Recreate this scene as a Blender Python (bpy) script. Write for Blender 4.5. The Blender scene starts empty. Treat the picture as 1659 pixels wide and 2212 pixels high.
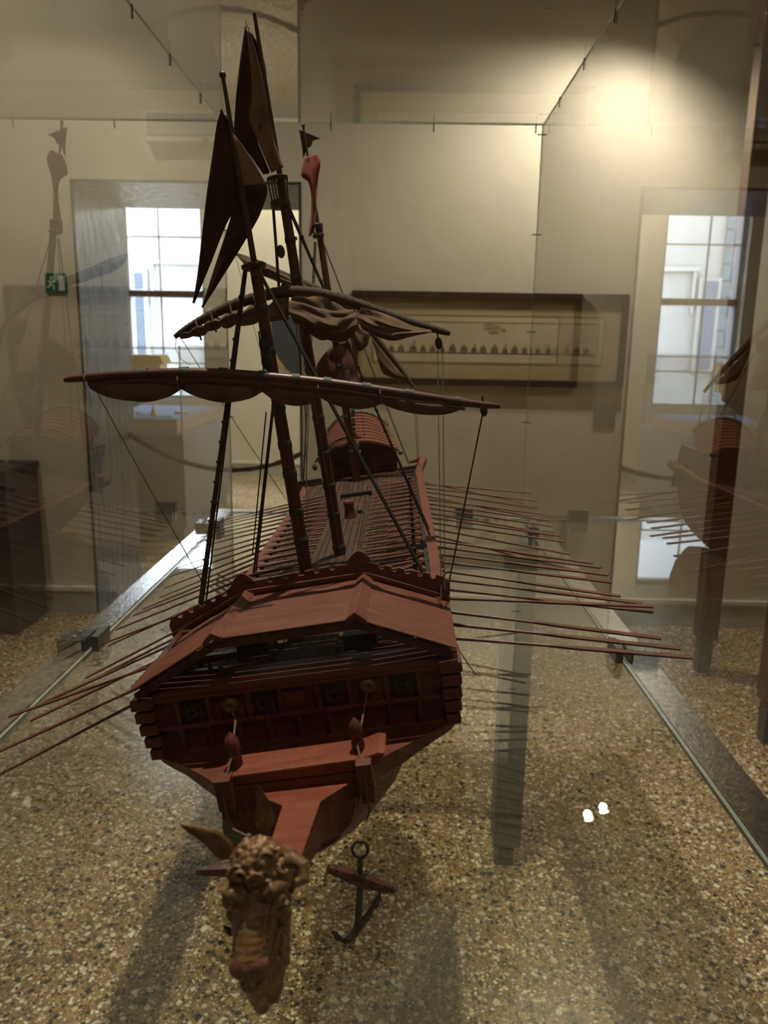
import bpy, bmesh, math, random
from mathutils import Vector, Matrix
random.seed(7)
SC = bpy.context.scene
COL = SC.collection
R = math.radians
# ------------------------------------------------------------------ camera
cam_d = bpy.data.cameras.new('camera')
cam = bpy.data.objects.new('camera', cam_d)
COL.objects.link(cam)
cam_d.sensor_fit = 'AUTO'
cam_d.sensor_width = 36.0
cam_d.lens = 1661.0 / 2212.0 * 36.0
cam_d.clip_start = 0.02
cam_d.clip_end = 200
RX, RY, RZ = (0.99963, 0.0203, -0.0171), (0.0209, -0.2067, 0.9782), (0.0163, -0.9782, -0.2071)   # world x, y, z in camera (right, down, forward)
rot = Matrix(((RX[0], -RX[1], -RX[2]), (RY[0], -RY[1], -RY[2]), (RZ[0], -RZ[1], -RZ[2])))
cam.matrix_world = Matrix.Translation((0, 0, 1.5)) @ rot.to_4x4()
cam_d.dof.use_dof = True
cam_d.dof.focus_distance = 0.85
cam_d.dof.aperture_fstop = 9.0
SC.camera = cam
# ------------------------------------------------------------------ exposure, world, lamps
SC.view_settings.view_transform = 'Standard'
SC.view_settings.look = 'None'
SC.view_settings.exposure = 0.0
SC.view_settings.gamma = 1.0
SC.view_settings.use_curve_mapping = False
SC.cycles.max_bounces = 10
SC.cycles.diffuse_bounces = 5
SC.cycles.glossy_bounces = 6
SC.cycles.transparent_max_bounces = 40
SC.cycles.sample_clamp_indirect = 4.0
SC.cycles.caustics_reflective = False
SC.cycles.caustics_refractive = False
world = bpy.data.worlds.new('sky'); SC.world = world
world.use_nodes = True
wb = world.node_tree.nodes['Background']
wb.inputs[0].default_value = (0.80, 0.90, 1.0, 1)
wb.inputs[1].default_value = 40.0

def lamp(name, kind, loc, energy, color, target=None, angle=90, blend=0.5, radius=0.03, size=(1, 1)):
    d = bpy.data.lights.new(name, kind); d.energy = energy; d.color = color
    if kind == 'SPOT':
        d.spot_size = R(angle); d.spot_blend = blend; d.shadow_soft_size = radius
    if kind == 'AREA':
        d.shape = 'RECTANGLE'; d.size, d.size_y = size
    o = bpy.data.objects.new(name, d); COL.objects.link(o); o.location = loc
    if target is not None:
        v = Vector(target) - Vector(loc)
        o.rotation_euler = v.to_track_quat('-Z', 'Y').to_euler()
    return o
WARM = (1.0, 0.89, 0.72)
LAMPS = [  # position, aim, watts, cone
    ((1.131, 3.72, 2.98), (0.75, 4.15, 1.4), 52, 150),
    ((1.033, 3.648, 2.98), (0.3, 4.0, 0.6), 52, 150),
    ((-0.25, 1.35, 4.30), (0.75, 1.0, 0.0), 500, 70),
    ((-2.1, 2.2, 4.30), (-2.3, 4.1, 1.6), 105, 100),  # unseen fill lamp added to brighten the left wall
    ((2.3, 1.6, 4.30), (1.4, 2.6, 0.2), 22, 100),  # fill lamp added for the right side of the room
    ((0.9, -1.2, 4.30), (0.4, 0.6, 0.0), 45, 70),  # added fill lamp behind the camera, for ambient light
]
for i, (p, t, w, a) in enumerate(LAMPS):
    lamp('spot_light', 'SPOT', p, w, WARM, t, a, 1.0 if a < 70 else 0.8, 0.02)
lamp('far_room_light', 'SPOT', (-1.0, 7.9, 4.3), 330, (1.0, 0.90, 0.70), (-1.2, 9.1, 1.0), 130, 0.8, 0.06)
lamp('far_room_light', 'SPOT', (0.6, 7.0, 4.3), 160, (1.0, 0.90, 0.70), (-0.2, 7.2, 0.0), 110, 0.8, 0.06)  # unseen second lamp, added to brighten the far room
port = lamp("window_portal", "AREA", (-2.73, 9.42, 2.14), 1, (1, 1, 1), (-2.73, 0, 2.14), size=(0.94, 2.52))
port.data.cycles.is_portal = True
port = lamp('window_portal', 'AREA', (0.27, 9.42, 2.14), 1, (1, 1, 1), (0.27, 0, 2.14), size=(0.94, 2.52))
port.data.cycles.is_portal = True
# ------------------------------------------------------------------ helpers
class MB:
    def __init__(s): s.v = []; s.f = []; s.m = []
    def add(s, vs, fs, mi=0):
        b = len(s.v); s.v += [tuple(v) for v in vs]
        for f in fs: s.f.append([b + i for i in f]); s.m.append(mi)
        return s
    def box(s, x0, x1, y0, y1, z0, z1, mi=0):
        return s.add([(x, y, z) for z in (z0, z1) for y in (y0, y1) for x in (x0, x1)],
                     [(0, 2, 3, 1), (4, 5, 7, 6), (0, 1, 5, 4), (2, 6, 7, 3), (0, 4, 6, 2), (1, 3, 7, 5)], mi)
    def bar(s, a, b, w, h, up=(0, 0, 1), w2=None, h2=None, mi=0):
        a, b = Vector(a), Vector(b); d = (b - a).normalized(); u = Vector(up)
        if abs(d.dot(u)) > .98: u = Vector((1, 0, 0))
        sd = d.cross(u).normalized(); u = sd.cross(d)
        w2 = w if w2 is None else w2; h2 = h if h2 is None else h2
        vs = [a + sd * x * w / 2 + u * z * h / 2 for x, z in ((-1, -1), (1, -1), (1, 1), (-1, 1))] + \
             [b + sd * x * w2 / 2 + u * z * h2 / 2 for x, z in ((-1, -1), (1, -1), (1, 1), (-1, 1))]
        return s.add(vs, [(0, 1, 2, 3), (7, 6, 5, 4), (0, 4, 5, 1), (1, 5, 6, 2), (2, 6, 7, 3), (3, 7, 4, 0)], mi)
    def tube(s, pts, r, n=8, mi=0, flat=None):
        pts = [Vector(p) for p in pts]; m = len(pts)
        rs = [r] * m if not hasattr(r, '__len__') else list(r)
        t0 = (pts[1] - pts[0]).normalized()
        ref = Vector((0, 0, 1)) if abs(t0.z) < .9 else Vector((1, 0, 0))
        vs = []; fs = []
        for i, p in enumerate(pts):
            t = (pts[min(i + 1, m - 1)] - pts[max(i - 1, 0)]).normalized()
            ref = (ref - t * ref.dot(t)).normalized(); sd = t.cross(ref)
            for k in range(n):
                a = 2 * math.pi * k / n
                vs.append(p + (ref * math.cos(a) + sd * math.sin(a)) * rs[i])
        for i in range(m - 1):
            for k in range(n):
                k2 = (k + 1) % n
                fs.append((i * n + k, i * n + k2, (i + 1) * n + k2, (i + 1) * n + k))
        fs.append(tuple(range(n))[::-1]); fs.append(tuple((m - 1) * n + k for k in range(n)))
        return s.add(vs, fs, mi)
    def lathe(s, base, axis, prof, n=16, mi=0):
        a = Vector(axis).normalized(); b = Vector(base)
        ref = Vector((1, 0, 0)) if abs(a.x) < .8 else Vector((0, 0, 1))
        u = (ref - a * ref.dot(a)).normalized(); w = a.cross(u); vs = []; fs = []
        for r_, h in prof:
            for k in range(n):
                t = 2 * math.pi * k / n
                vs.append(b + a * h + (u * math.cos(t) + w * math.sin(t)) * max(r_, 1e-5))
        for i in range(len(prof) - 1):
            for k in range(n):
                k2 = (k + 1) % n
                fs.append((i * n + k, i * n + k2, (i + 1) * n + k2, (i + 1) * n + k))
        fs.append(tuple(range(n))[::-1]); fs.append(tuple((len(prof) - 1) * n + k for k in range(n)))
        return s.add(vs, fs, mi)
    def ball(s, c, r, n=10, sc=(1, 1, 1), mi=0):
        c = Vector(c); vs = []; fs = []; h = n // 2 + 1
        for i in range(h + 1):
            p = math.pi * i / h
            for k in range(n):
                t = 2 * math.pi * k / n
                q = Vector((math.sin(p) * math.cos(t) * sc[0], math.sin(p) * math.sin(t) * sc[1], math.cos(p) * sc[2]))
                vs.append(c + q * r)
        for i in range(h):
            for k in range(n):
                k2 = (k + 1) % n
                fs.append((i * n + k, (i + 1) * n + k, (i + 1) * n + k2, i * n + k2))
        return s.add(vs, fs, mi)
    def prism(s, poly, y0, y1, mi=0):          # outline in x, z pushed along y
        n = len(poly)
        vs = [(x, y0, z) for x, z in poly] + [(x, y1, z) for x, z in poly]
        fs = [tuple(range(n)), tuple(range(n, 2 * n))[::-1]]
        fs += [(i, (i + 1) % n + 0, (i + 1) % n + n, i + n) for i in range(n)]
        return s.add(vs, fs, mi)
    def grid(s, rows, mi=0, close=False):
        m = len(rows[0]); vs = [p for r_ in rows for p in r_]; fs = []
        for i in range(len(rows) - 1):
            for k in range(m if close else m - 1):
                k2 = (k + 1) % m
                fs.append((i * m + k, i * m + k2, (i + 1) * m + k2, (i + 1) * m + k))
        return s.add(vs, fs, mi)
    def loft(s, rows, mi=0):
        m = len(rows[0]); s.grid(rows, mi, True); b = len(s.v) - m * len(rows)
        s.f.append([b + k for k in range(m)][::-1]); s.m.append(mi)
        s.f.append([b + (len(rows) - 1) * m + k for k in range(m)]); s.m.append(mi)
        return s
    def build(s, name, mat, parent=None, smooth=None, bevel=0, fix=True):
        me = bpy.data.meshes.new(name); me.from_pydata(s.v, [], s.f)
        mats = mat if isinstance(mat, (list, tuple)) else [mat]
        for m_ in mats: me.materials.append(m_)
        for p, mi in zip(me.polygons, s.m): p.material_index = mi
        if fix:
            bm = bmesh.new(); bm.from_mesh(me)
            bmesh.ops.recalc_face_normals(bm, faces=bm.faces)
            bm.to_mesh(me); bm.free()
        if smooth:
            for p in me.polygons: p.use_smooth = True
            me.set_sharp_from_angle(angle=R(smooth))
        o = bpy.data.objects.new(name, me); COL.objects.link(o)
        if parent is not None: o.parent = parent
        if bevel:
            b = o.modifiers.new('bevel', 'BEVEL'); b.width = bevel; b.segments = 2; b.limit_method = 'ANGLE'
        return o

def tag(o, label, cat, group=None):
    o['label'] = label; o['category'] = cat
    if group: o['group'] = group
    return o
def struct(o):
    o['kind'] = 'structure'; return o
def thing(name, label, cat, loc=(0, 0, 0), group=None):
    o = bpy.data.objects.new(name, None); COL.objects.link(o); o.location = loc; o.empty_display_size = .05
    return tag(o, label, cat, group)
def copy_tree(o, parent=None):
    c = o.copy(); COL.objects.link(c)
    if parent is not None: c.parent = parent
    for ch in list(o.children): copy_tree(ch, c)
    return c
def lerp(a, b, t): return tuple(x + (y - x) * t for x, y in zip(a, b))
def along(pts, t):                              # smooth point at 0..1 of a polyline (Catmull-Rom)
    n = len(pts) - 1; f = min(max(t, 0), 1) * n; i = min(int(f), n - 1); u = f - i
    p0, p1, p2, p3 = (Vector(pts[max(i - 1, 0)]), Vector(pts[i]), Vector(pts[i + 1]), Vector(pts[min(i + 2, n)]))
    return p1 * 1.0 + (p2 - p0) * .5 * u + (p0 * 2 - p1 * 5 + p2 * 4 - p3) * .5 * u * u + (-p0 + p1 * 3 - p2 * 3 + p3) * .5 * u ** 3
# ------------------------------------------------------------------ materials
def new_mat(name):
    m = bpy.data.materials.new(name); m.use_nodes = True
    nt = m.node_tree
    for n in list(nt.nodes): nt.nodes.remove(n)
    out = nt.nodes.new('ShaderNodeOutputMaterial')
    return m, nt, out
def N(nt, typ, **kw):
    n = nt.nodes.new(typ)
    for k, v in kw.items(): setattr(n, k, v)
    return n
def mat(name, c1, c2=None, rough=.6, scale=30, stretch=(1, 1, 1), bump=0, metal=0, spec=.5, detail=5, lo=.35, hi=.65, coat=0, emit=0, bscale=None, alt=None):
    m, nt, out = new_mat(name); L = nt.links.new
    b = N(nt, 'ShaderNodeBsdfPrincipled'); L(b.outputs[0], out.inputs[0])
    b.inputs['Roughness'].default_value = rough; b.inputs['Metallic'].default_value = metal
    b.inputs['Specular IOR Level'].default_value = spec; b.inputs['Coat Weight'].default_value = coat
    b.inputs['Base Color'].default_value = (*c1, 1)
    if emit:
        b.inputs['Emission Color'].default_value = (*c1, 1); b.inputs['Emission Strength'].default_value = emit
    if c2 or bump:
        tc = N(nt, 'ShaderNodeTexCoord'); mp = N(nt, 'ShaderNodeMapping'); mp.inputs['Scale'].default_value = stretch
        L(tc.outputs['Object'], mp.inputs[0])
        nz = N(nt, 'ShaderNodeTexNoise'); nz.inputs['Scale'].default_value = scale; nz.inputs['Detail'].default_value = detail
        L(mp.outputs[0], nz.inputs[0])
    if c2:
        rp = N(nt, 'ShaderNodeValToRGB'); e = rp.color_ramp.elements
        e[0].position = lo; e[0].color = (*c1, 1); e[1].position = hi; e[1].color = (*c2, 1)
        if alt:
            x = rp.color_ramp.elements.new(.5 * (lo + hi)); x.color = (*alt, 1)
        L(nz.outputs['Fac'], rp.inputs[0]); L(rp.outputs[0], b.inputs['Base Color'])
    if bump:
        src = nz
        if bscale:
            src = N(nt, 'ShaderNodeTexNoise'); src.inputs['Scale'].default_value = bscale; src.inputs['Detail'].default_value = 4; L(mp.outputs[0], src.inputs[0])
        bp = N(nt, 'ShaderNodeBump'); bp.inputs['Strength'].default_value = bump; bp.inputs['Distance'].default_value = .02 if scale < 20 else .0012
        L(src.outputs['Fac'], bp.inputs['Height']); L(bp.outputs[0], b.inputs['Normal'])
    return m
def glass_mat(name, tint, gain=1.9, dirt=0.0):
    m, nt, out = new_mat(name); L = nt.links.new
    g = N(nt, 'ShaderNodeNewGeometry')
    dot = N(nt, 'ShaderNodeVectorMath', operation='DOT_PRODUCT'); L(g.outputs['Normal'], dot.inputs[0]); L(g.outputs['Incoming'], dot.inputs[1])
    ab = N(nt, 'ShaderNodeMath', operation='ABSOLUTE'); L(dot.outputs['Value'], ab.inputs[0])
    om = N(nt, 'ShaderNodeMath', operation='SUBTRACT'); om.inputs[0].default_value = 1; L(ab.outputs[0], om.inputs[1])
    pw = N(nt, 'ShaderNodeMath', operation='POWER'); L(om.outputs[0], pw.inputs[0]); pw.inputs[1].default_value = 5
    ma = N(nt, 'ShaderNodeMath', operation='MULTIPLY_ADD'); L(pw.outputs[0], ma.inputs[0]); ma.inputs[1].default_value = .96; ma.inputs[2].default_value = .04
    ga = N(nt, 'ShaderNodeMath', operation='MULTIPLY'); L(ma.outputs[0], ga.inputs[0]); ga.inputs[1].default_value = gain; ga.use_clamp = True
    fr = N(nt, 'ShaderNodeMath', operation='SUBTRACT'); fr.inputs[0].default_value = 1; L(g.outputs['Backfacing'], fr.inputs[1])
    fa = N(nt, 'ShaderNodeMath', operation='MULTIPLY'); L(ga.outputs[0], fa.inputs[0]); L(fr.outputs[0], fa.inputs[1])
    tr = N(nt, 'ShaderNodeBsdfTransparent'); tr.inputs[0].default_value = (*tint, 1)
    gl = N(nt, 'ShaderNodeBsdfGlossy'); gl.inputs['Roughness'].default_value = 0.0; gl.inputs[0].default_value = (1, 1, 1, 1)
    mx = N(nt, 'ShaderNodeMixShader'); L(fa.outputs[0], mx.inputs[0]); L(tr.outputs[0], mx.inputs[1]); L(gl.outputs[0], mx.inputs[2])
    if dirt:
        df = N(nt, 'ShaderNodeBsdfDiffuse'); df.inputs[0].default_value = (.6, .6, .56, 1)
        mx2 = N(nt, 'ShaderNodeMixShader'); mx2.inputs[0].default_value = dirt; L(mx.outputs[0], mx2.inputs[1]); L(df.outputs[0], mx2.inputs[2]); mx = mx2
    L(mx.outputs[0], out.inputs[0])
    return m
def terrazzo():
    m, nt, out = new_mat('terrazzo'); L = nt.links.new
    b = N(nt, 'ShaderNodeBsdfPrincipled'); L(b.outputs[0], out.inputs[0])
    b.inputs['Roughness'].default_value = .21; b.inputs['Specular IOR Level'].default_value = .65
    tc = N(nt, 'ShaderNodeTexCoord')
    nz = N(nt, 'ShaderNodeTexNoise'); nz.inputs['Scale'].default_value = 40; L(tc.outputs['Object'], nz.inputs[0])
    mxv = N(nt, 'ShaderNodeVectorMath', operation='MULTIPLY_ADD'); L(nz.outputs['Color'], mxv.inputs[0]); mxv.inputs[1].default_value = (.012, .012, 0); L(tc.outputs['Object'], mxv.inputs[2])
    base = N(nt, 'ShaderNodeTexNoise'); base.inputs['Scale'].default_value = 3; base.inputs['Detail'].default_value = 6; L(tc.outputs['Object'], base.inputs[0])
    rb = N(nt, 'ShaderNodeValToRGB'); e = rb.color_ramp.elements; e[0].position = .35; e[0].color = (.25, .15, .068, 1); e[1].position = .65; e[1].color = (.42, .28, .135, 1); L(base.outputs['Fac'], rb.inputs[0])
    col = rb.outputs[0]
    for scale, rad, thr in ((150, .48, .25), (82, .44, .38), (44, .38, .58)):
        v = N(nt, 'ShaderNodeTexVoronoi'); v.inputs['Scale'].default_value = scale; v.voronoi_dimensions = '2D'; v.distance = 'MINKOWSKI'; v.inputs['Exponent'].default_value = 1.3
        L(mxv.outputs[0], v.inputs['Vector'])
        sep = N(nt, 'ShaderNodeSeparateColor'); L(v.outputs['Color'], sep.inputs[0])
        rr = N(nt, 'ShaderNodeMath', operation='MULTIPLY_ADD'); L(sep.outputs[1], rr.inputs[0]); rr.inputs[1].default_value = rad * .65; rr.inputs[2].default_value = rad * .55
        ins = N(nt, 'ShaderNodeMath', operation='LESS_THAN'); L(v.outputs['Distance'], ins.inputs[0]); L(rr.outputs[0], ins.inputs[1])
        g = N(nt, 'ShaderNodeMath', operation='GREATER_THAN'); L(sep.outputs[2], g.inputs[0]); g.inputs[1].default_value = thr
        k = N(nt, 'ShaderNodeMath', operation='MULTIPLY'); L(ins.outputs[0], k.inputs[0]); L(g.outputs[0], k.inputs[1])
        rp = N(nt, 'ShaderNodeValToRGB'); rp.color_ramp.interpolation = 'CONSTANT'; el = rp.color_ramp.elements
        el[0].position = 0; el[0].color = (.030, .028, .026, 1); el[1].position = .30; el[1].color = (.42, .28, .12, 1)
        for p, c in ((.45, (.74, .66, .50)), (.62, (.22, .10, .045)), (.68, (.16, .13, .09)), (.80, (.92, .86, .70)), (.90, (.40, .30, .10))):
            x = el.new(p); x.color = (*c, 1)
        L(sep.outputs[0], rp.inputs[0])
        mx = N(nt, 'ShaderNodeMix', data_type='RGBA'); L(k.outputs[0], mx.inputs[0]); L(col, mx.inputs[6]); L(rp.outputs[0], mx.inputs[7]); col = mx.outputs[2]
    L(col, b.inputs['Base Color'])
    return m
def plank_mat(name, c1, c2, gap, sx, sy, rough=.6):
    m, nt, out = new_mat(name); L = nt.links.new
    b = N(nt, 'ShaderNodeBsdfPrincipled'); L(b.outputs[0], out.inputs[0]); b.inputs['Roughness'].default_value = rough; b.inputs['Specular IOR Level'].default_value = .15
    tc = N(nt, 'ShaderNodeTexCoord'); sp = N(nt, 'ShaderNodeSeparateXYZ'); L(tc.outputs['Object'], sp.inputs[0])
    cb = N(nt, 'ShaderNodeCombineXYZ'); L(sp.outputs[1], cb.inputs[0]); L(sp.outputs[0], cb.inputs[1])
    br = N(nt, 'ShaderNodeTexBrick'); L(cb.outputs[0], br.inputs[0])
    br.inputs['Color1'].default_value = (*c1, 1); br.inputs['Color2'].default_value = (*c2, 1); br.inputs['Mortar'].default_value = (*gap, 1)
    br.inputs['Scale'].default_value = 1; br.inputs['Brick Width'].default_value = sy; br.inputs['Row Height'].default_value = sx; br.inputs['Mortar Size'].default_value = sx * .11
    nz = N(nt, 'ShaderNodeTexNoise'); nz.inputs['Scale'].default_value = 60; nz.inputs['Detail'].default_value = 6; L(tc.outputs['Object'], nz.inputs[0])
    rp = N(nt, 'ShaderNodeValToRGB'); e = rp.color_ramp.elements; e[0].position = .54; e[0].color = (0, 0, 0, 1); e[1].position = .66; e[1].color = (1, 1, 1, 1); L(nz.outputs['Fac'], rp.inputs[0])
    mx = N(nt, 'ShaderNodeMix', data_type='RGBA'); L(rp.outputs[0], mx.inputs[0]); L(br.outputs['Color'], mx.inputs[6]); mx.inputs[7].default_value = (.13, .045, .026, 1)
    L(mx.outputs[2], b.inputs['Base Color'])
    return m
M = dict(
    plaster=mat('plaster', (.60, .555, .46), (.66, .61, .51), .85, 2.5, bump=.12, bscale=14),
    ceiling=mat('ceiling_paint', (.62, .60, .55), rough=.9),
    skirt=mat('skirting_paint', (.42, .42, .36), (.48, .48, .41), .5, 6),
    skirt_top=mat('skirting_ledge', (.70, .68, .58), rough=.5),
    reveal=mat('slate_blue_gloss', (.014, .018, .028), (.040, .044, .058), .33, 9, (1, 1, .22), bump=.8, bscale=16, spec=.6),
    floor=terrazzo(),
    red=mat('red_paint', (.098, .022, .013), (.135, .031, .018), .58, 55, detail=8, bump=.08),
    redlight=mat('worn_red_paint', (.155, .034, .016), (.215, .058, .031), .58, 70, (.3, 2, 1), detail=8, bump=.15, spec=.28),
    reddark=mat('dark_red_lacquer', (.050, .011, .008), (.085, .018, .012), .42, 45, detail=8, bump=.1),
    oarwood=mat('red_brown_wood', (.085, .026, .016), (.135, .045, .026), .5, 90, (1, 1, 1)),
    brownred=mat('dusty_brown_red', (.115, .034, .021), (.165, .054, .034), .6, 70, (.3, 2, 1), detail=8, bump=.15, spec=.25),
    orange=mat('orange_brown_wood', (.22, .075, .032), (.30, .115, .055), .55, 80),
    band=mat('dark_green_band', (.016, .019, .017), (.028, .03, .026), .6, 200, bump=.3),
    dark=mat('black_wood_and_shade', (.012, .010, .009), rough=.7),  # black wood; also the painted shade inside ports and openings
    deck=plank_mat('deck_planks', (.050, .031, .023), (.074, .050, .037), (.012, .009, .008), .0105, .13, .8),
    sail=mat('brown_sailcloth', (.085, .048, .026), (.14, .082, .046), .9, 45, bump=.25),
    yardcloth=mat('wrapped_spar', (.045, .027, .019), (.075, .048, .034), .85, 120, (2, 1, 1), bump=.4),
    flagdark=mat('maroon_cloth', (.028, .008, .010), (.042, .013, .014), .95, 60, bump=.15, spec=.1),
    flagbrown=mat('brown_fold_cloth', (.17, .085, .050), (.26, .15, .10), .9, 22, bump=.2),  # brown cloth, its colour raised for the lit fold of the fore flag
    flagred=mat('torn_red_cloth', (.27, .055, .045), (.34, .09, .07), .9, 40, bump=.2),
    rope=mat('dark_rope', (.022, .017, .013), (.045, .034, .025), .9, 400),
    ropetan=mat('tan_rope', (.11, .075, .045), (.17, .12, .075), .9, 400),
    gold=mat('old_gilding', (.13, .065, .028), (.30, .165, .065), .50, 90, metal=.15, bump=.4, alt=(.20, .11, .05)),
    goldbright=mat('bright_gilding', (.62, .38, .11), (.75, .5, .18), .35, 30, metal=.5),
    pinkred=mat('chipped_red_lips', (.13, .035, .025), (.20, .075, .055), .6, 70),
    iron=mat('dark_iron', (.022, .020, .018), (.045, .04, .035), .5, 80, metal=.4, bump=.2),
    steel=mat('hammered_grey_metal', (.40, .39, .40), (.66, .65, .66), .21, 90, metal=.95, bump=.35, bscale=260),
    clampm=mat('grey_clamp_metal', (.10, .10, .09), (.14, .14, .13), .38, 40, metal=.7),
    chrome=mat('polished_screw', (.75, .75, .75), rough=.18, metal=1),
    leg=mat('grey_leg_paint', (.085, .088, .082), (.11, .112, .105), .45, 20),
    edge=mat('glass_edge', (.27, .31, .27), rough=.25, spec=.7),
    spacer=mat('black_spacer', (.03, .028, .025), rough=.6),
    mahog=mat('mahogany', (.060, .011, .007), (.10, .020, .012), .3, 12, (6, 6, .6), bump=.05, coat=.2),
    foot=mat('grey_post_foot', (.075, .085, .095), rough=.5),
    black=mat('black_cabinet_paint', (.014, .014, .019), (.02, .02, .026), .4, 10),
    frame=mat('dark_frame_wood', (.035, .018, .013), (.055, .026, .018), .35, 30, (1, 1, 4)),
    matt=mat('beige_mount', (.42, .33, .19), (.46, .365, .215), .9, 8),
    paper=mat('old_paper', (.50, .42, .29), (.57, .49, .36), .9, 5, detail=6),
    ink=mat('faded_ink', (.13, .085, .055), (.24, .16, .10), .9, 60),
    inkline=mat('ruled_border_ink', (.27, .20, .11), rough=.9),
    inkred=mat('faded_red_ink', (.30, .13, .09), (.45, .33, .22), .9, 30),
    caption=mat('grey_caption', (.085, .082, .075), (.10, .095, .09), .6, 60),
    green=mat('exit_green', (.012, .16, .105), rough=.4),
    white=mat('sign_white', (.72, .74, .70), rough=.5),
    housing=mat('white_plastic', (.62, .60, .54), rough=.45),
    diffuser=mat('ribbed_diffuser', (.34, .33, .29), (.40, .39, .35), .25, 60, (30, 1, 1)),
    plinth=mat('grey_beige_plinth', (.20, .175, .145), (.22, .195, .165), .7, 5),
    tray=mat('blue_felt', (.16, .24, .48), (.19, .28, .53), .9, 30),
    wood=mat('light_brown_wood', (.40, .235, .13), (.47, .29, .17), .5, 8, (1, 1, 6)),
    cordm=mat('brown_barrier_cord', (.065, .032, .022), (.10, .05, .034), .9, 60, bump=.5),
    navy=mat('navy_board', (.022, .028, .042), rough=.5),
    ochre=mat('ochre_rim', (.42, .26, .07), rough=.6),
    sash=mat('brown_sash_paint', (.10, .05, .042), (.13, .066, .055), .45, 20),
    muntin=mat('pale_glazing_bar', (.42, .45, .50), rough=.5),
    facade=mat('pale_street_plaster', (.125, .122, .122), (.165, .162, .16), .9, 2.0, detail=7),
    quoin=mat('pale_blue_stone', (.024, .040, .054), (.033, .048, .062), .8, 5),
    shutter=mat('blue_shutter', (.008, .017, .036), (.010, .023, .045), .5, 20),
    stone=mat('white_stone', (.20, .20, .20), rough=.8),
    lampbody=mat('white_lamp_body', (.6, .6, .58), rough=.4),
    lens=mat('lit_lamp_lens', (1.0, .86, .62), emit=60, rough=.3),
    glass=glass_mat('clear_glass', (.955, .962, .95), 1.9),
    glassbase=glass_mat('greenish_base_glass', (.90, .915, .86), 1.9, dirt=.03),
    acrylic=glass_mat('clear_acrylic', (.96, .965, .965), 1.7, dirt=.02),
    pane=glass_mat('window_glass', (.97, .98, 1.0), 1.5),
)
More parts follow.
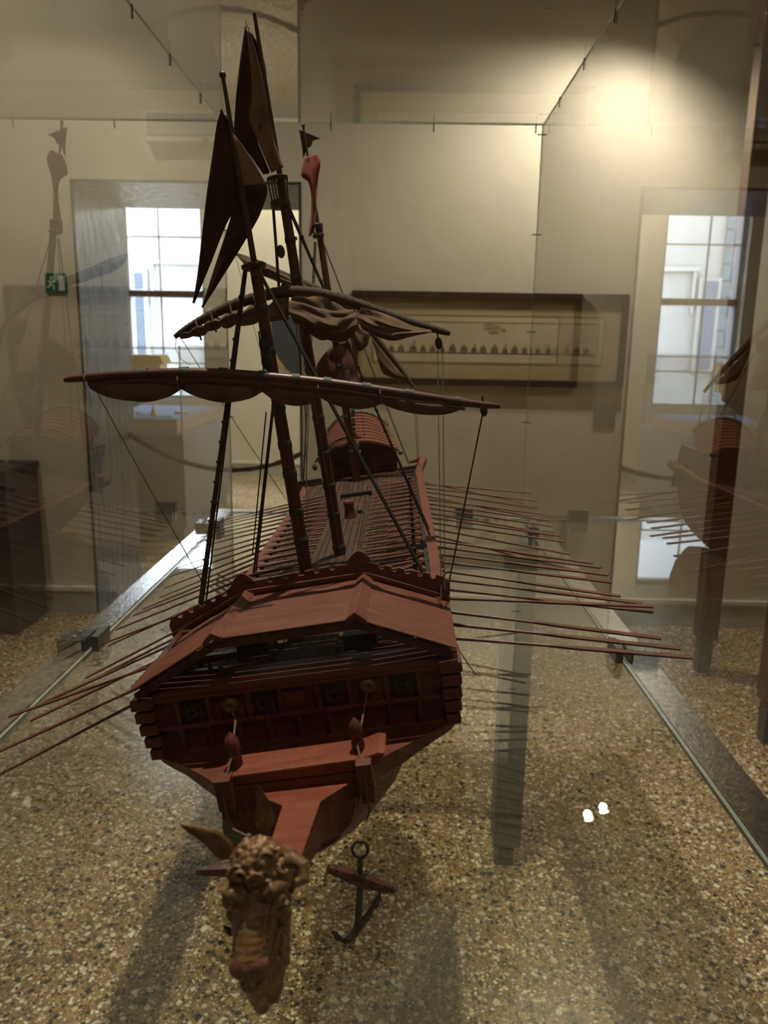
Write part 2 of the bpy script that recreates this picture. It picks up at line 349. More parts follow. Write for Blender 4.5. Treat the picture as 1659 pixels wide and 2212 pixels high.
# measured points of the model, in metres in its own frame
D={'L': [(-0.33, 0.0745, -0.0978), (-0.33, 0.0842, -0.0773), (-0.33, 0.1144, -0.054), (-0.33, 0.1514, -0.0779), (-0.33, 0.1856, -0.0728),
       (-0.33, 0.2747, -0.0939), (-0.33, 0.2962, -0.0922), (-0.33, 0.3571, -0.0704), (-0.33, 0.3814, -0.0816), (-0.33, 0.4162, -0.0713),
       (-0.33, 0.4903, -0.0759), (-0.33, 0.5315, -0.0797), (-0.33, 0.6154, -0.0882), (-0.33, 0.6439, -0.0807), (-0.33, 0.683, -0.0715),
       (-0.33, 0.7343, -0.0691), (-0.33, 0.7977, -0.0687), (-0.33, 0.8286, -0.0583), (-0.33, 0.8746, -0.0578), (-0.33, 0.9164, -0.0564),
       (-0.33, 0.959, -0.0568), (-0.33, 0.9934, -0.0546)],
 'R': [(0.34, -0.01, -0.0241), (0.34, 0.0192, -0.028), (0.34, 0.0733, -0.0396), (0.34, 0.091, -0.0134), (0.34, 0.0923, -0.0196),
       (0.34, 0.1299, -0.0234), (0.34, 0.2132, -0.0435), (0.34, 0.2509, -0.0386), (0.34, 0.2615, -0.0326), (0.34, 0.2963, -0.0335),
       (0.34, 0.341, -0.0408), (0.34, 0.4479, -0.0818), (0.34, 0.4959, -0.0704), (0.34, 0.5352, -0.0609), (0.34, 0.5544, -0.0567),
       (0.34, 0.6119, -0.0677), (0.34, 0.6133, -0.0546), (0.34, 0.6395, -0.051), (0.34, 0.6903, -0.0508), (0.34, 0.7417, -0.0697),
       (0.34, 0.7622, -0.0549), (0.34, 0.7641, -0.0413), (0.34, 0.8172, -0.0364), (0.34, 0.9348, -0.079)],
 'banner_l': [(-0.0094, 1.1, 0.2957), (-0.0382, 1.1, 0.2767), (-0.0612, 1.1, 0.2495), (-0.0709, 1.1, 0.2152)],
 'banner_r': [(0.0214, 1.1, 0.2953), (0.0268, 1.1, 0.2624), (0.0287, 1.1, 0.2267), (0.0293, 1.1, 0.2031)],
 'flagA_fold_l': [(-0.0015, 0.158, 0.4865), (-0.0007, 0.158, 0.4666), (0.0007, 0.158, 0.4497), (0.0015, 0.158, 0.4366)],
 'flagA_fold_r': [(-0.0008, 0.158, 0.4855), (0.008, 0.158, 0.4702), (0.0165, 0.158, 0.4524), (0.023, 0.158, 0.4351)],
 'flagA_l': [(-0.0082, 0.166, 0.5089), (-0.0169, 0.166, 0.4937), (-0.0246, 0.166, 0.4719), (-0.037, 0.166, 0.4357), (-0.0505, 0.166, 0.3943),
             (-0.0617, 0.166, 0.3606), (-0.0696, 0.166, 0.337)],
 'flagA_m': [(-0.0049, 0.166, 0.4973), (-0.0031, 0.166, 0.473), (-0.0009, 0.166, 0.4474), (-0.0029, 0.166, 0.4264), (-0.0209, 0.166, 0.4083),
             (-0.045, 0.166, 0.3715), (-0.0687, 0.166, 0.3368)],
 'flagA_m2': [(-0.0064, 0.167, 0.5027), (-0.0057, 0.167, 0.4769), (-0.005, 0.167, 0.4558), (-0.0082, 0.167, 0.4338), (-0.0182, 0.167, 0.4116),
              (-0.0385, 0.167, 0.3751), (-0.0618, 0.167, 0.3318)],
 'flagA_r': [(-0.0052, 0.168, 0.5029), (0.0003, 0.168, 0.4763), (0.0144, 0.168, 0.4532), (0.0219, 0.168, 0.4339), (0.0142, 0.168, 0.4157),
             (-0.0013, 0.168, 0.3962), (-0.0616, 0.168, 0.3319)],
 'flagB_back_l': [(-0.0072, 0.462, 0.6841), (-0.0053, 0.462, 0.6676), (-0.0041, 0.462, 0.6399), (0.0004, 0.462, 0.6171)],
 'flagB_back_r': [(-0.005, 0.462, 0.6827), (0.0025, 0.462, 0.6637), (0.006, 0.462, 0.6384), (0.0032, 0.462, 0.6156)],
 'flagB_l': [(-0.0105, 0.444, 0.686), (-0.0218, 0.444, 0.6529), (-0.0342, 0.444, 0.6112), (-0.0441, 0.444, 0.5739), (-0.0463, 0.444, 0.5619),
             (-0.0303, 0.444, 0.5354), (-0.0165, 0.444, 0.5089)],
 'flagB_m': [(-0.005, 0.443, 0.6821), (-0.0048, 0.443, 0.65), (-0.0053, 0.443, 0.6066), (-0.0076, 0.443, 0.5727), (-0.0172, 0.443, 0.5529),
             (-0.0127, 0.443, 0.5297), (-0.008, 0.443, 0.5109)],
 'flagB_m2': [(-0.0077, 0.441, 0.6818), (-0.0104, 0.441, 0.6502), (-0.015, 0.441, 0.6075), (-0.0232, 0.441, 0.5784), (-0.0171, 0.441, 0.5513),
              (-0.0112, 0.441, 0.5291), (-0.0061, 0.441, 0.5096)],
 'flagB_r': [(-0.0054, 0.442, 0.6792), (-0.0006, 0.442, 0.649), (0.0028, 0.442, 0.6106), (0.0031, 0.442, 0.5775), (0.0043, 0.442, 0.5495),
             (0.0076, 0.442, 0.5293), (0.0105, 0.442, 0.5142)],
 'flagC2_l': [(-0.0115, 1.052, 0.6696), (-0.0244, 1.052, 0.6377), (-0.0123, 1.052, 0.6233), (-0.0097, 1.052, 0.5977), (-0.0154, 1.052, 0.5622),
              (-0.0236, 1.052, 0.5359), (-0.0278, 1.052, 0.5163)],
 'flagC2_r': [(0.0122, 1.052, 0.6741), (0.0189, 1.052, 0.6563), (0.0094, 1.052, 0.6264), (0.0016, 1.052, 0.5961), (-0.005, 1.052, 0.5607),
              (-0.0125, 1.052, 0.5325), (-0.0214, 1.052, 0.5191)],
 'flagC_cut': [(0.0256, 1.058, 0.7019), (0.01, 1.058, 0.6998), (0.0045, 1.058, 0.69), (-0.0057, 1.058, 0.6862), (-0.0155, 1.058, 0.6672),
               (-0.0141, 1.058, 0.6874), (-0.0147, 1.058, 0.7246)],
 'flagC_l': [(-0.0147, 1.058, 0.7246), (-0.0138, 1.058, 0.7068), (-0.0122, 1.058, 0.6871)],
 'flagC_r': [(-0.013, 1.058, 0.7234), (0.0115, 1.058, 0.7154), (0.0256, 1.058, 0.7019)],
 'mainC_bot': [(-0.01, 0.437, 0.3215), (0.0073, 0.437, 0.3111), (0.0295, 0.437, 0.2914), (0.0506, 0.437, 0.2847), (0.0778, 0.437, 0.2968)],
 'mainC_top': [(-0.0079, 0.437, 0.3528), (0.0136, 0.437, 0.3497), (0.037, 0.437, 0.3391), (0.0607, 0.437, 0.3297), (0.0798, 0.437, 0.3233)],
 'mainL_bot': [(-0.1632, 0.44, 0.3187), (-0.1376, 0.44, 0.3176), (-0.1121, 0.44, 0.3239), (-0.0929, 0.44, 0.3236), (-0.0545, 0.44, 0.3243),
               (-0.0133, 0.44, 0.3233)],
 'mainL_top': [(-0.1645, 0.44, 0.3251), (-0.1426, 0.44, 0.3319), (-0.1156, 0.44, 0.3391), (-0.0758, 0.44, 0.3475), (-0.0369, 0.44, 0.3523),
               (-0.0083, 0.44, 0.3531)],
 'mainR_bot': [(0.0784, 0.437, 0.301), (0.0982, 0.437, 0.2859), (0.122, 0.437, 0.2758), (0.1475, 0.437, 0.2777), (0.1741, 0.437, 0.2794)],
 'mainR_top': [(0.0803, 0.437, 0.3269), (0.1028, 0.437, 0.3176), (0.126, 0.437, 0.3046), (0.1493, 0.437, 0.2909), (0.1732, 0.437, 0.2826)],
 'mizL_bot': [(-0.1696, 1.035, 0.4828), (-0.1509, 1.035, 0.4615), (-0.1133, 1.035, 0.4412), (-0.0772, 1.035, 0.4229), (-0.0499, 1.035, 0.4096)],
 'mizL_top': [(-0.1803, 1.035, 0.4992), (-0.1448, 1.035, 0.4848), (-0.1095, 1.035, 0.463), (-0.0658, 1.035, 0.4325), (-0.0389, 1.035, 0.4174)],
 'mizM_bot': [(0.0293, 1.035, 0.3061), (0.0421, 1.035, 0.2725), (0.0633, 1.035, 0.282)],
 'mizM_top': [(0.028, 1.035, 0.3302), (0.0502, 1.035, 0.3271), (0.0722, 1.035, 0.3096)],
 'mizR_bot': [(0.0743, 1.035, 0.2901), (0.0826, 1.035, 0.2307), (0.0959, 1.035, 0.2122), (0.1282, 1.035, 0.2008)],
 'mizR_top': [(0.0713, 1.035, 0.303), (0.091, 1.035, 0.2684), (0.1106, 1.035, 0.2317), (0.1326, 1.035, 0.2041)],
 'ropes': {'ak': ((0.2023, 0.15, 0.188), (0.1418, 0.12, 0.0121)),
           'bk1': ((0.1802, 0.445, 0.2602), (0.1371, 0.12, 0.0128)),
           'bk2': ((0.187, 0.445, 0.2592), (0.1406, 0.1, 0.0199)),
           'ce1': ((0.1453, 1.03, 0.1731), (0.1322, 1.05, -0.0044)),
           'ce2': ((0.1492, 1.03, 0.1725), (0.1351, 1.03, -0.0016)),
           'cl1': ((-0.0171, 1.055, 0.5059), (-0.1254, 1.06, -0.0019)),
           'cl2': ((-0.0145, 1.055, 0.5036), (-0.1152, 1.02, -0.0014)),
           'cr1': ((-0.0008, 1.055, 0.5035), (0.1149, 1.08, 0.0102)),
           'cz': ((-0.1829, 1.04, 0.4964), (-0.1329, 1.0, -0.0005)),
           'fl1': ((-0.011, 0.16, 0.3616), (-0.1147, 0.14, 0.0333)),
           'fl2': ((-0.0101, 0.16, 0.3614), (-0.1153, 0.15, 0.0284)),
           'fl3': ((-0.0094, 0.16, 0.3605), (-0.1137, 0.16, 0.0289)),
           'fl4': ((-0.0067, 0.165, 0.2275), (-0.0712, 0.22, 0.0377)),
           'fl5': ((-0.0058, 0.165, 0.2273), (-0.0754, 0.25, 0.0305)),
           'fl6': ((-0.0153, 0.165, 0.2201), (-0.0691, 0.22, 0.0585)),
           'flp': ((-0.0099, 0.46, 0.6973), (0.0013, 0.455, 0.5046)),
           'fr1': ((-0.0, 0.16, 0.3609), (0.122, 0.15, 0.0314)),
           'fr2': ((0.0013, 0.16, 0.3607), (0.1241, 0.17, 0.0241)),
           'ml1': ((-0.0125, 0.455, 0.471), (-0.0241, 0.46, 0.3566)),
           'ml2': ((-0.0014, 0.455, 0.4257), (-0.0153, 0.46, 0.19)),
           'mr1': ((0.0066, 0.455, 0.4659), (0.1368, 0.46, 0.0034)),
           'mr2': ((0.0091, 0.455, 0.4656), (0.1384, 0.42, -0.0028)),
           'th1': ((-0.001, 0.44, 0.3399), (0.0059, 0.44, -0.0049)),
           'th2': ((0.0004, 0.44, 0.2906), (-0.0184, 0.3, 0.0328)),
           'th3': ((0.0626, 0.5, 0.3469), (0.03, 1.0, 0.0779)),
           'yl': ((-0.1816, 0.15, 0.2744), (-0.1063, 0.14, 0.0542)),
           'ylm': ((-0.1645, 0.445, 0.319), (-0.0674, 0.5, 0.0649))},
 'sail_fore_ties': [(-0.1794, 0.146, 0.2725), (-0.0893, 0.146, 0.2588), (-0.0104, 0.146, 0.245), (0.0454, 0.146, 0.2316), (0.1045, 0.146, 0.2178),
                    (0.1793, 0.146, 0.2004)],
 'yard_fore': [(-0.2024, 0.148, 0.2802), (-0.1787, 0.148, 0.2792), (-0.132, 0.148, 0.2754), (-0.0674, 0.148, 0.2676), (0.0006, 0.148, 0.2535),
               (0.0591, 0.148, 0.2393), (0.1217, 0.148, 0.2217), (0.1845, 0.148, 0.2037), (0.2191, 0.148, 0.1951)],
 'yard_main': [(-0.1716, 0.445, 0.3225), (-0.1504, 0.445, 0.3319), (-0.1158, 0.445, 0.3443), (-0.0755, 0.445, 0.3545), (-0.0237, 0.445, 0.3598),
               (0.0135, 0.445, 0.3551), (0.0496, 0.445, 0.3439), (0.0969, 0.445, 0.3219), (0.144, 0.445, 0.298), (0.1799, 0.445, 0.2825),
               (0.199, 0.445, 0.2742)],
 'yard_mizzen': [(-0.1844, 1.04, 0.504), (-0.137, 1.04, 0.4786), (-0.0929, 1.04, 0.4499), (-0.0126, 1.04, 0.4008), (0.0479, 1.04, 0.3467),
                 (0.088, 1.04, 0.2834), (0.1203, 1.04, 0.2302), (0.1465, 1.04, 0.1813)]}
# ------------------------------------------------------------------ the room shell
WY, DY, FY = 4.15, 4.88, 9.10                 # back wall, far side of the doorway, far room's window wall
DX0, DX1, DZ = -1.70, -0.522, 2.32            # the doorway
H = 4.6
struct(MB().box(-6.5, 4.2, -2.6, FY + .1, -.08, 0).build('floor', M['floor']))
struct(MB().box(-6.5, 4.2, -2.6, FY + .5, H, H + .1).build('ceiling', M['ceiling']))
w = MB().box(-6.5, DX0, WY, DY, 0, H).box(DX1, 4.2, WY, DY, 0, H).box(DX0, DX1, WY, DY, DZ, H)
struct(w.build('wall_back', M['plaster']))
struct(MB().box(-3.6, -3.4, -2.6, WY, 0, H).build('wall_left', M['plaster']))
struct(MB().box(4.0, 4.2, -2.6, WY, 0, H).build('wall_right', M['plaster']))
struct(MB().box(-3.6, 4.2, -2.8, -2.6, 0, H).build('wall_front', M['plaster']))
WX0, WX1, WZ0, WZ1 = -3.20, -2.26, .88, 3.40  # the far window seen through the doorway
VX0, VX1 = -.20, .74                          # its neighbour, hidden behind the back wall
w = MB()
for x0, x1 in ((-6.5, WX0), (WX1, VX0), (VX1, 2.2)): w.box(x0, x1, FY, FY + .38, 0, H)
for x0, x1 in ((WX0, WX1), (VX0, VX1)): w.box(x0, x1, FY, FY + .38, 0, WZ0).box(x0, x1, FY, FY + .38, WZ1, H)
struct(w.build('wall_far', M['plaster']))
struct(MB().box(-6.7, -6.5, DY, FY + .38, 0, H).build('wall_far_left', M['plaster']))
struct(MB().box(2.0, 2.2, DY, FY, 0, H).build('wall_far_right', M['plaster']))
# painted lining of the doorway
struct(MB().box(DX0 - .002, DX0 + .012, WY - .004, DY + .004, 0, DZ).build('trim_1', M['reveal']))
struct(MB().box(DX1 - .012, DX1 + .002, WY - .004, DY + .004, 0, DZ).build('trim_2', M['reveal']))
struct(MB().box(DX0, DX1, WY - .004, DY + .004, DZ - .012, DZ + .002).build('trim_3', M['reveal']))
# skirting boards
def skirting(name, x0, x1, y, d):
    o = MB().box(x0, x1, min(y, y - .02 * d), max(y, y - .02 * d), 0, .135).build(name, M['skirt']); struct(o)
    MB().box(x0, x1, min(y, y - .03 * d), max(y, y - .03 * d), .135, .158).build('ledge', M['skirt_top'], o)
skirting('baseboard_back', DX1 + .004, 4.0, WY, 1)
skirting('baseboard_back_left', -3.4, DX0 - .004, WY, 1)
skirting('baseboard_far', -6.5, 2.0, FY, 1)
# far window: two sashes
def far_window(name, WX0, WX1):
    wn = struct(MB().box(WX0, WX0 + .05, FY + .10, FY + .22, WZ0, WZ1).box(WX1 - .05, WX1, FY + .10, FY + .22, WZ0, WZ1)
                .box(WX0, WX1, FY + .10, FY + .22, WZ1 - .05, WZ1).box(WX0, WX1, FY + .06, FY + .24, WZ0, WZ0 + .05).build(name, M['muntin']))
    MB().box(WX0 + .04, WX1 - .04, FY + .08, FY + .20, 2.05, 2.125).build('meeting_rail', M['sash'], wn, bevel=.006)
    xm = WX0 + .40
    for z0, z1, hs in ((.93, 2.05, (1.30, 1.47)), (2.125, 3.35, (2.72,))):
        g = MB().box(xm - .010, xm + .010, FY + .13, FY + .155, z0, z1)
        for h_ in hs: g.box(WX0 + .05, WX1 - .05, FY + .13, FY + .155, h_ - .008, h_ + .008)
        g.build('glazing_bars', M['muntin'], wn)
        MB().box(WX0 + .05, WX1 - .05, FY + .139, FY + .145, z0, z1).build('window_pane', M['pane'], wn)
far_window('window_1', WX0, WX1)
far_window('window_2', VX0, VX1)
# house across the street
hs = thing('neighbouring_house', 'pale sunlit house wall with blue shuttered windows seen outside the far window', 'house', (-4, 14, 0))
def hb(name, mt, *b, par=hs):
    m = MB()
    for x0, x1, y0, y1, z0, z1 in b: m.box(x0 + 4, x1 + 4, y0 - 14, y1 - 14, z0, z1)
    return m.build(name, M[mt], par)
hb('house_wall', 'facade', (-11, 3, 14, 14.4, -2, 4.0))
hb('corner_stones', 'quoin', *[(-5.0 - .10 * (k % 2), -4.86, 13.95, 14.02, -2 + .28 * k, -2 + .28 * k + .26) for k in range(21)])
for x0, x1, z0, z1 in ((-4.78, -4.54, 1.25, 2.36), (-4.78, -4.54, 2.47, 2.74), (-3.2, -2.5, -.2, 1.1), (-7.0, -6.2, 1.2, 2.7)):
    fr = hb('house_window', 'stone', (x0 - .07, x1 + .07, 13.93, 14.0, z0 - .06, z1 + .06))
    hb('shutter', 'shutter', (x0, x1, 13.90, 13.94, z0, z1), par=fr)
hb('cornice', 'stone', (-4.45, -3.5, 13.92, 14.0, 2.9, 2.97), (-4.40, -4.36, 13.93, 14.0, 2.2, 2.9))
struct(MB().box(-14, 6, FY + .5, 14.5, -2.2, -2.0).build('floor_street', M['stone']))

# ------------------------------------------------------------------ things on the back wall
def on_wall(x0, x1, z0, z1, d=0.0, t=.01): return (x0, x1, WY - d - t, WY - d, z0, z1)
pf = thing('framed_picture', 'long dark framed print of a fleet of sailing ships on the back wall', 'picture', (.459, WY, 1.557))
def pb(m, x0, x1, y0, y1, z0, z1): return m.box(x0 - .459, x1 - .459, y0 - WY, y1 - WY, z0 - 1.557, z1 - 1.557)
X0, X1, Z0, Z1 = -.257, 1.175, 1.318, 1.796
for b in ((X0, X1, Z1 - .036, Z1), (X0, X1, Z0, Z0 + .036), (X0, X0 + .036, Z0 + .036, Z1 - .036), (X1 - .036, X1, Z0 + .036, Z1 - .036)):
    pb(MB(), b[0], b[1], WY - .035, WY, b[2], b[3]).build('frame_rail', M['frame'], pf, bevel=.004)
pb(MB(), X0 + .03, X1 - .03, WY - .014, WY - .002, Z0 + .03, Z1 - .03).build('mount', M['matt'], pf)
pr = pb(MB(), -.147, 1.06, WY - .0155, WY - .014, 1.432, 1.682).build('print', M['paper'], pf)
m = MB()
for x0, x1, z0, z1 in ((-.147, 1.06, 1.674, 1.682), (-.147, 1.06, 1.436, 1.441), (-.147, -.141, 1.436, 1.682), (1.054, 1.06, 1.436, 1.682),
                       (-.12, 1.03, 1.642, 1.647), (-.12, 1.03, 1.484, 1.4885), (1.026, 1.03, 1.485, 1.645)):
    pb(m, x0, x1, WY - .0162, WY - .0155, z0, z1)
m.build('ruled_border', M['inkline'], pr)
m = MB(); rr = random.Random(4)
for k in range(21):
    x = -.10 + k * .0535 + rr.uniform(-.006, .006); z = 1.489; s_ = rr.uniform(.8, 1.15)
    def q(poly): m.prism([(x - .459 + px * s_, z - 1.557 + pz * s_) for px, pz in poly], -.0163, -.0155)
    q([(-.020, .004), (-.015, -.001), (.015, -.001), (.021, .006), (.012, .006)])
    for mx_, h_, ww in ((-.009, .034, .007), (.003, .045, .009), (.013, .030, .006)):
        q([(mx_ - ww, .008), (mx_ + ww, .009), (mx_ + ww * .7, h_ * .55), (mx_ - ww * .7, h_ * .55)])
        q([(mx_ - ww * .75, h_ * .60), (mx_ + ww * .75, h_ * .60), (mx_ + .001, h_), (mx_ - .001, h_)])
    if k % 3 == 0: q([(.004, .045), (.016, .050), (.015, .054), (.004, .053)])
pb(m, -.13, 1.03, WY - .0162, WY - .0155, 1.4865, 1.4895)
m.build('fleet_drawing', M['ink'], pr)
m = MB()
m.prism([(x - .459, z - 1.557) for x, z in ((.43, 1.635), (.47, 1.642), (.51, 1.630), (.55, 1.612), (.545, 1.600), (.50, 1.612), (.455, 1.607), (.428, 1.612))], -.0163, -.0155)
m.prism([(x - .459, z - 1.557) for x, z in ((.455, 1.598), (.49, 1.604), (.52, 1.594), (.50, 1.588), (.47, 1.584))], -.0163, -.0155)
m.build('ribbon_drawing', M['inkred'], pr)
tag(MB().box(*on_wall(1.037, 1.153, 1.123, 1.221, t=.012)).build('caption_plate', M['caption'], bevel=.003), 'small dark grey caption plate below the right end of the framed print', 'label')
sg = thing('exit_sign', 'green and white emergency exit sign with running figure beside the doorway', 'sign', (-1.806, WY, 1.81))
MB().box(-.056, .056, -.012, 0, -.050, .050).build('sign_plate', M['green'], sg)
MB().box(.016, .046, -.0135, -.012, -.038, .036).build('door_symbol', M['white'], sg)
m = MB(); m.lathe((-.022, -.0135, .026), (0, 1, 0), [(.0065, 0), (.0065, .0015)], 12)
for a, b, ww in (((-.020, .017), (-.026, -.006), .012), ((-.022, .014), (-.004, .006), .006), ((-.022, .014), (-.040, .004), .006), ((-.026, -.004), (-.010, -.016), .007), ((-.010, -.016), (-.014, -.034), .007), ((-.026, -.004), (-.036, -.020), .007), ((-.036, -.020), (-.048, -.020), .006)):
    m.bar((a[0], -.0128, a[1]), (b[0], -.0128, b[1]), ww, .0015, up=(0, 1, 0))
m.build('running_figure', M['white'], sg)
el = thing('emergency_lamp', 'white wall lamp housing with pale ribbed cover high above the doorway', 'lamp', (-1.10, WY, 2.557))
MB().box(-.190, .190, -.075, 0, -.072, .072).build('housing', M['housing'], el, bevel=.008)
MB().box(-.172, .172, -.085, -.075, -.040, .058).build('lamp_cover', M['diffuser'], el, bevel=.004)
MB().box(.10, .135, -.079, -.075, -.066, -.056).build('test_button', M['caption'], el)
# ------------------------------------------------------------------ standing in the room
bc = thing('black_cabinet', 'black painted cabinet standing against the back wall beside the doorway', 'cabinet', (-2.35, 3.98, 0))
MB().box(-.36, .37, -.20, .16, 0, .84).build('cabinet_body', M['black'], bc, bevel=.004)
MB().box(-.37, .38, -.21, .165, .84, .872).build('cabinet_top', M['black'], bc, bevel=.004)
wc = thing('mahogany_showcase', 'tall mahogany framed showcase on grey feet at the right edge', 'showcase', (1.46, 2.8, 0))
for y in (0.04, .72):
    for x in (.03, 1.2):
        p = MB().box(x - .045, x + .045, y - .045, y + .045, .17, 3.25).build('post', M['mahog'], wc, bevel=.006)
        MB().box(x - .030, x + .030, y - .030, y + .030, 0, .17).build('foot', M['foot'], p)
        for z in (1.05, 1.75, 2.75): MB().tube([(x - .045, y, z), (x - .066, y, z)], .008, 8).build('peg', M['frame'], p)
MB().box(-.02, 1.25, -.01, .77, 3.25, 3.33).build('top_frame', M['mahog'], wc, bevel=.01)
# ------------------------------------------------------------------ through the doorway
pd = thing('display_plinth', 'large grey beige display plinth in the room beyond the doorway', 'plinth', (-2.26, 6.66, 0))
MB().box(-.60, .60, -.78, .80, .10, .825).build('plinth_body', M['plinth'], pd)
MB().box(-.57, .57, -.75, .77, 0, .10).build('plinth_base', M['plinth'], pd)
ac = thing('acrylic_cover', 'clear acrylic cover on top of the plinth beyond the doorway', 'cover', (-2.26, 6.66, .826))
for b in ((-.598, .598, -.778, -.770, 0, .67), (-.598, .598, .790, .798, 0, .67), (-.598, -.590, -.770, .790, 0, .67), (.590, .598, -.770, .790, 0, .67), (-.598, .598, -.778, .798, .67, .678)):
    MB().box(*b).build('cover_pane', M['acrylic'], ac)
for x in (-.594, .594):
    for y in (-.774, .794): MB().box(x - .005, x + .005, y - .005, y + .005, 0, .678).build('cover_corner', M['edge'], ac)
tr = thing('display_tray', 'blue felt tray with light wooden rim under the acrylic cover', 'tray', (-2.26, 6.66, .826))
MB().box(-.53, .53, -.70, .70, 0, .11).build('tray_rim', M['wood'], tr, bevel=.005)
MB().box(-.52, .52, -.69, .69, .11, .116).build('felt', M['tray'], tr)
gs = thing('gilded_boat_model', 'gilded boat model with raised stern under the acrylic cover', 'model boat', (-2.45, 6.55, .95))
rows = []
for k in range(15):
    t = k / 14; x = -.35 + .78 * t; wd = .10 * math.sin(math.pi * (.12 + .80 * t)) ** .6; rise = .30 * max(0, t - .55) ** 1.6 * 3 + .12 * max(0, .2 - t) * 4
    rows.append([(x, -wd, .11 + rise), (x, -wd * .75, .04 + rise * .8), (x, 0, .0 + rise * .7), (x, wd * .75, .04 + rise * .8), (x, wd, .11 + rise), (x, 0, .095 + rise)])
MB().loft(rows).build('boat_hull', M['goldbright'], gs, smooth=40)
m = MB()
m.box(.20, .46, -.10, .10, .24, .40).prism([(.16, .40), (.50, .40), (.46, .475), (.20, .475)], -.12, .12)
m.build('stern_house', M['goldbright'], gs)
m = MB()
for k in range(9): m.tube([(-.22 + k * .055, -.09, .10), (-.20 + k * .055, -.24, .03)], .004, 6)
m.build('oar_bank', M['goldbright'], gs)
for k, (x, y, lab) in enumerate(((-1.955, 6.12, 'small gilded cone ornament on the blue felt near the plinth corner'), (-2.10, 6.02, 'small gilded cone ornament on the blue felt nearest the door jamb'))):
    o = MB().lathe((0, 0, 0), (0, 0, 1), [(.030, 0), (.032, .012), (.020, .04), (.010, .065), (.012, .078), (.006, .09), (.001, .1)], 14).build('cone_ornament', M['goldbright'], smooth=50)
    o.location = (x, y, .9425); tag(o, lab, 'ornament')
o = MB().box(-.05, .05, -.028, .028, 0, .018).build('wood_fragment', M['wood'], bevel=.004); o.location = (-1.83, 6.45, .9425); o.rotation_euler.z = -.5
tag(o, 'pale wooden fragment lying on the blue felt beside the gilded boat', 'fragment')
o = MB().bar((-.06, 0, .006), (.05, 0, .006), .018, .012, w2=.008).ball((-.06, 0, .009), .014).build('ivory_spoon', M['white']); o.location = (-1.86, 6.10, .9425); o.rotation_euler.z = .5
tag(o, 'thin white spoon shaped piece at the front of the blue felt', 'spoon')
cd = thing('barrier_cord', 'brown twisted barrier cord hanging across the doorway', 'cord', (-1.11, 4.78, .75))
pts = []
for k in range(33):
    t = k / 32; x = -1.675 + t * (1.13); sag = .945 - .76 * t + .70 * t * t
    pts.append((x + 1.11, 0, sag - .75))
MB().tube(pts, [.015 + .0025 * math.sin(k * 2.2) for k in range(33)], 8).build('cord', M['cordm'], cd, smooth=60)
MB().tube([(-.577, 0, pts[0][2]), (-.555, 0, pts[0][2])], .02, 10).build('cord_hook', M['iron'], cd)
MB().tube([(.577, 0, pts[-1][2]), (.555, 0, pts[-1][2])], .02, 10).build('cord_hook', M['iron'], cd)
bd = thing('round_board', 'navy shield shaped board with ochre rim on the far room wall', 'board', (-1.30, FY, 1.5))
poly = [(-.20, .36), (.30, .36), (.30, -.32), (.12, -.34), (-.02, -.25), (-.12, -.12), (-.18, .05)]
MB().prism(poly, -.03, 0).build('board_panel', M['navy'], bd)
MB().prism([(-.29, .30), (-.20, .36), (-.18, .05), (-.12, -.12), (-.02, -.25), (-.10, -.20), (-.21, -.05), (-.27, .12)], -.035, 0).build('board_rim', M['ochre'], bd)
# spotlights on their track and over the case, then added fill lamps
tk = thing('lamp_track', 'ceiling lamp track above the picture wall', 'track', (1.082, 3.684, H))
MB().box(-.3, .3, -.06, .06, -.03, 0).build('track_rail', M['lampbody'], tk)
def spot(x, y, z, tgt, lab):
    t = thing('ceiling_spotlight', lab, 'spotlight', (x, y, z)); d = (Vector(tgt) - Vector((x, y, z))).normalized()
    MB().lathe(d * -.14, d, [(.02, 0), (.038, .01), (.040, .11), (.036, .112)], 16).build('lamp_body', M['lampbody'], t, smooth=50)
    MB().lathe(d * -.028, d, [(.024, 0), (.024, .003)], 16).build('lens', M['lens'], t)
    b = d * -.10
    MB().tube([b, (b.x, b.y, H - z - .028 if y > 3 else H - z)], .008, 8).build('stem', M['lampbody'], t)
spot(1.131, 3.72, 2.98, (.75, 4.15, 1.4), 'warm ceiling spotlight on the right end of the lamp track')
spot(1.033, 3.648, 2.98, (.3, 4.0, .6), 'warm ceiling spotlight on the left of the lamp track pair')
spot(-.25, 1.35, 4.33, (.75, 1.0, 0), 'warm ceiling spotlight above the glass case')
spot(-2.1, 2.2, 4.33, (-2.2, 4, 1.2), 'added warm fill spotlight towards the black cabinet')  # made-up fixture for the left fill lamp
spot(2.3, 1.6, 4.33, (1.2, 1.6, .2), 'added warm fill spotlight above the mahogany showcase')  # made-up fixture for the right fill lamp
spot(.9, -1.2, 4.33, (.6, .2, 0), 'added warm fill spotlight behind the viewer')  # made-up fixture for the fill lamp at the rear

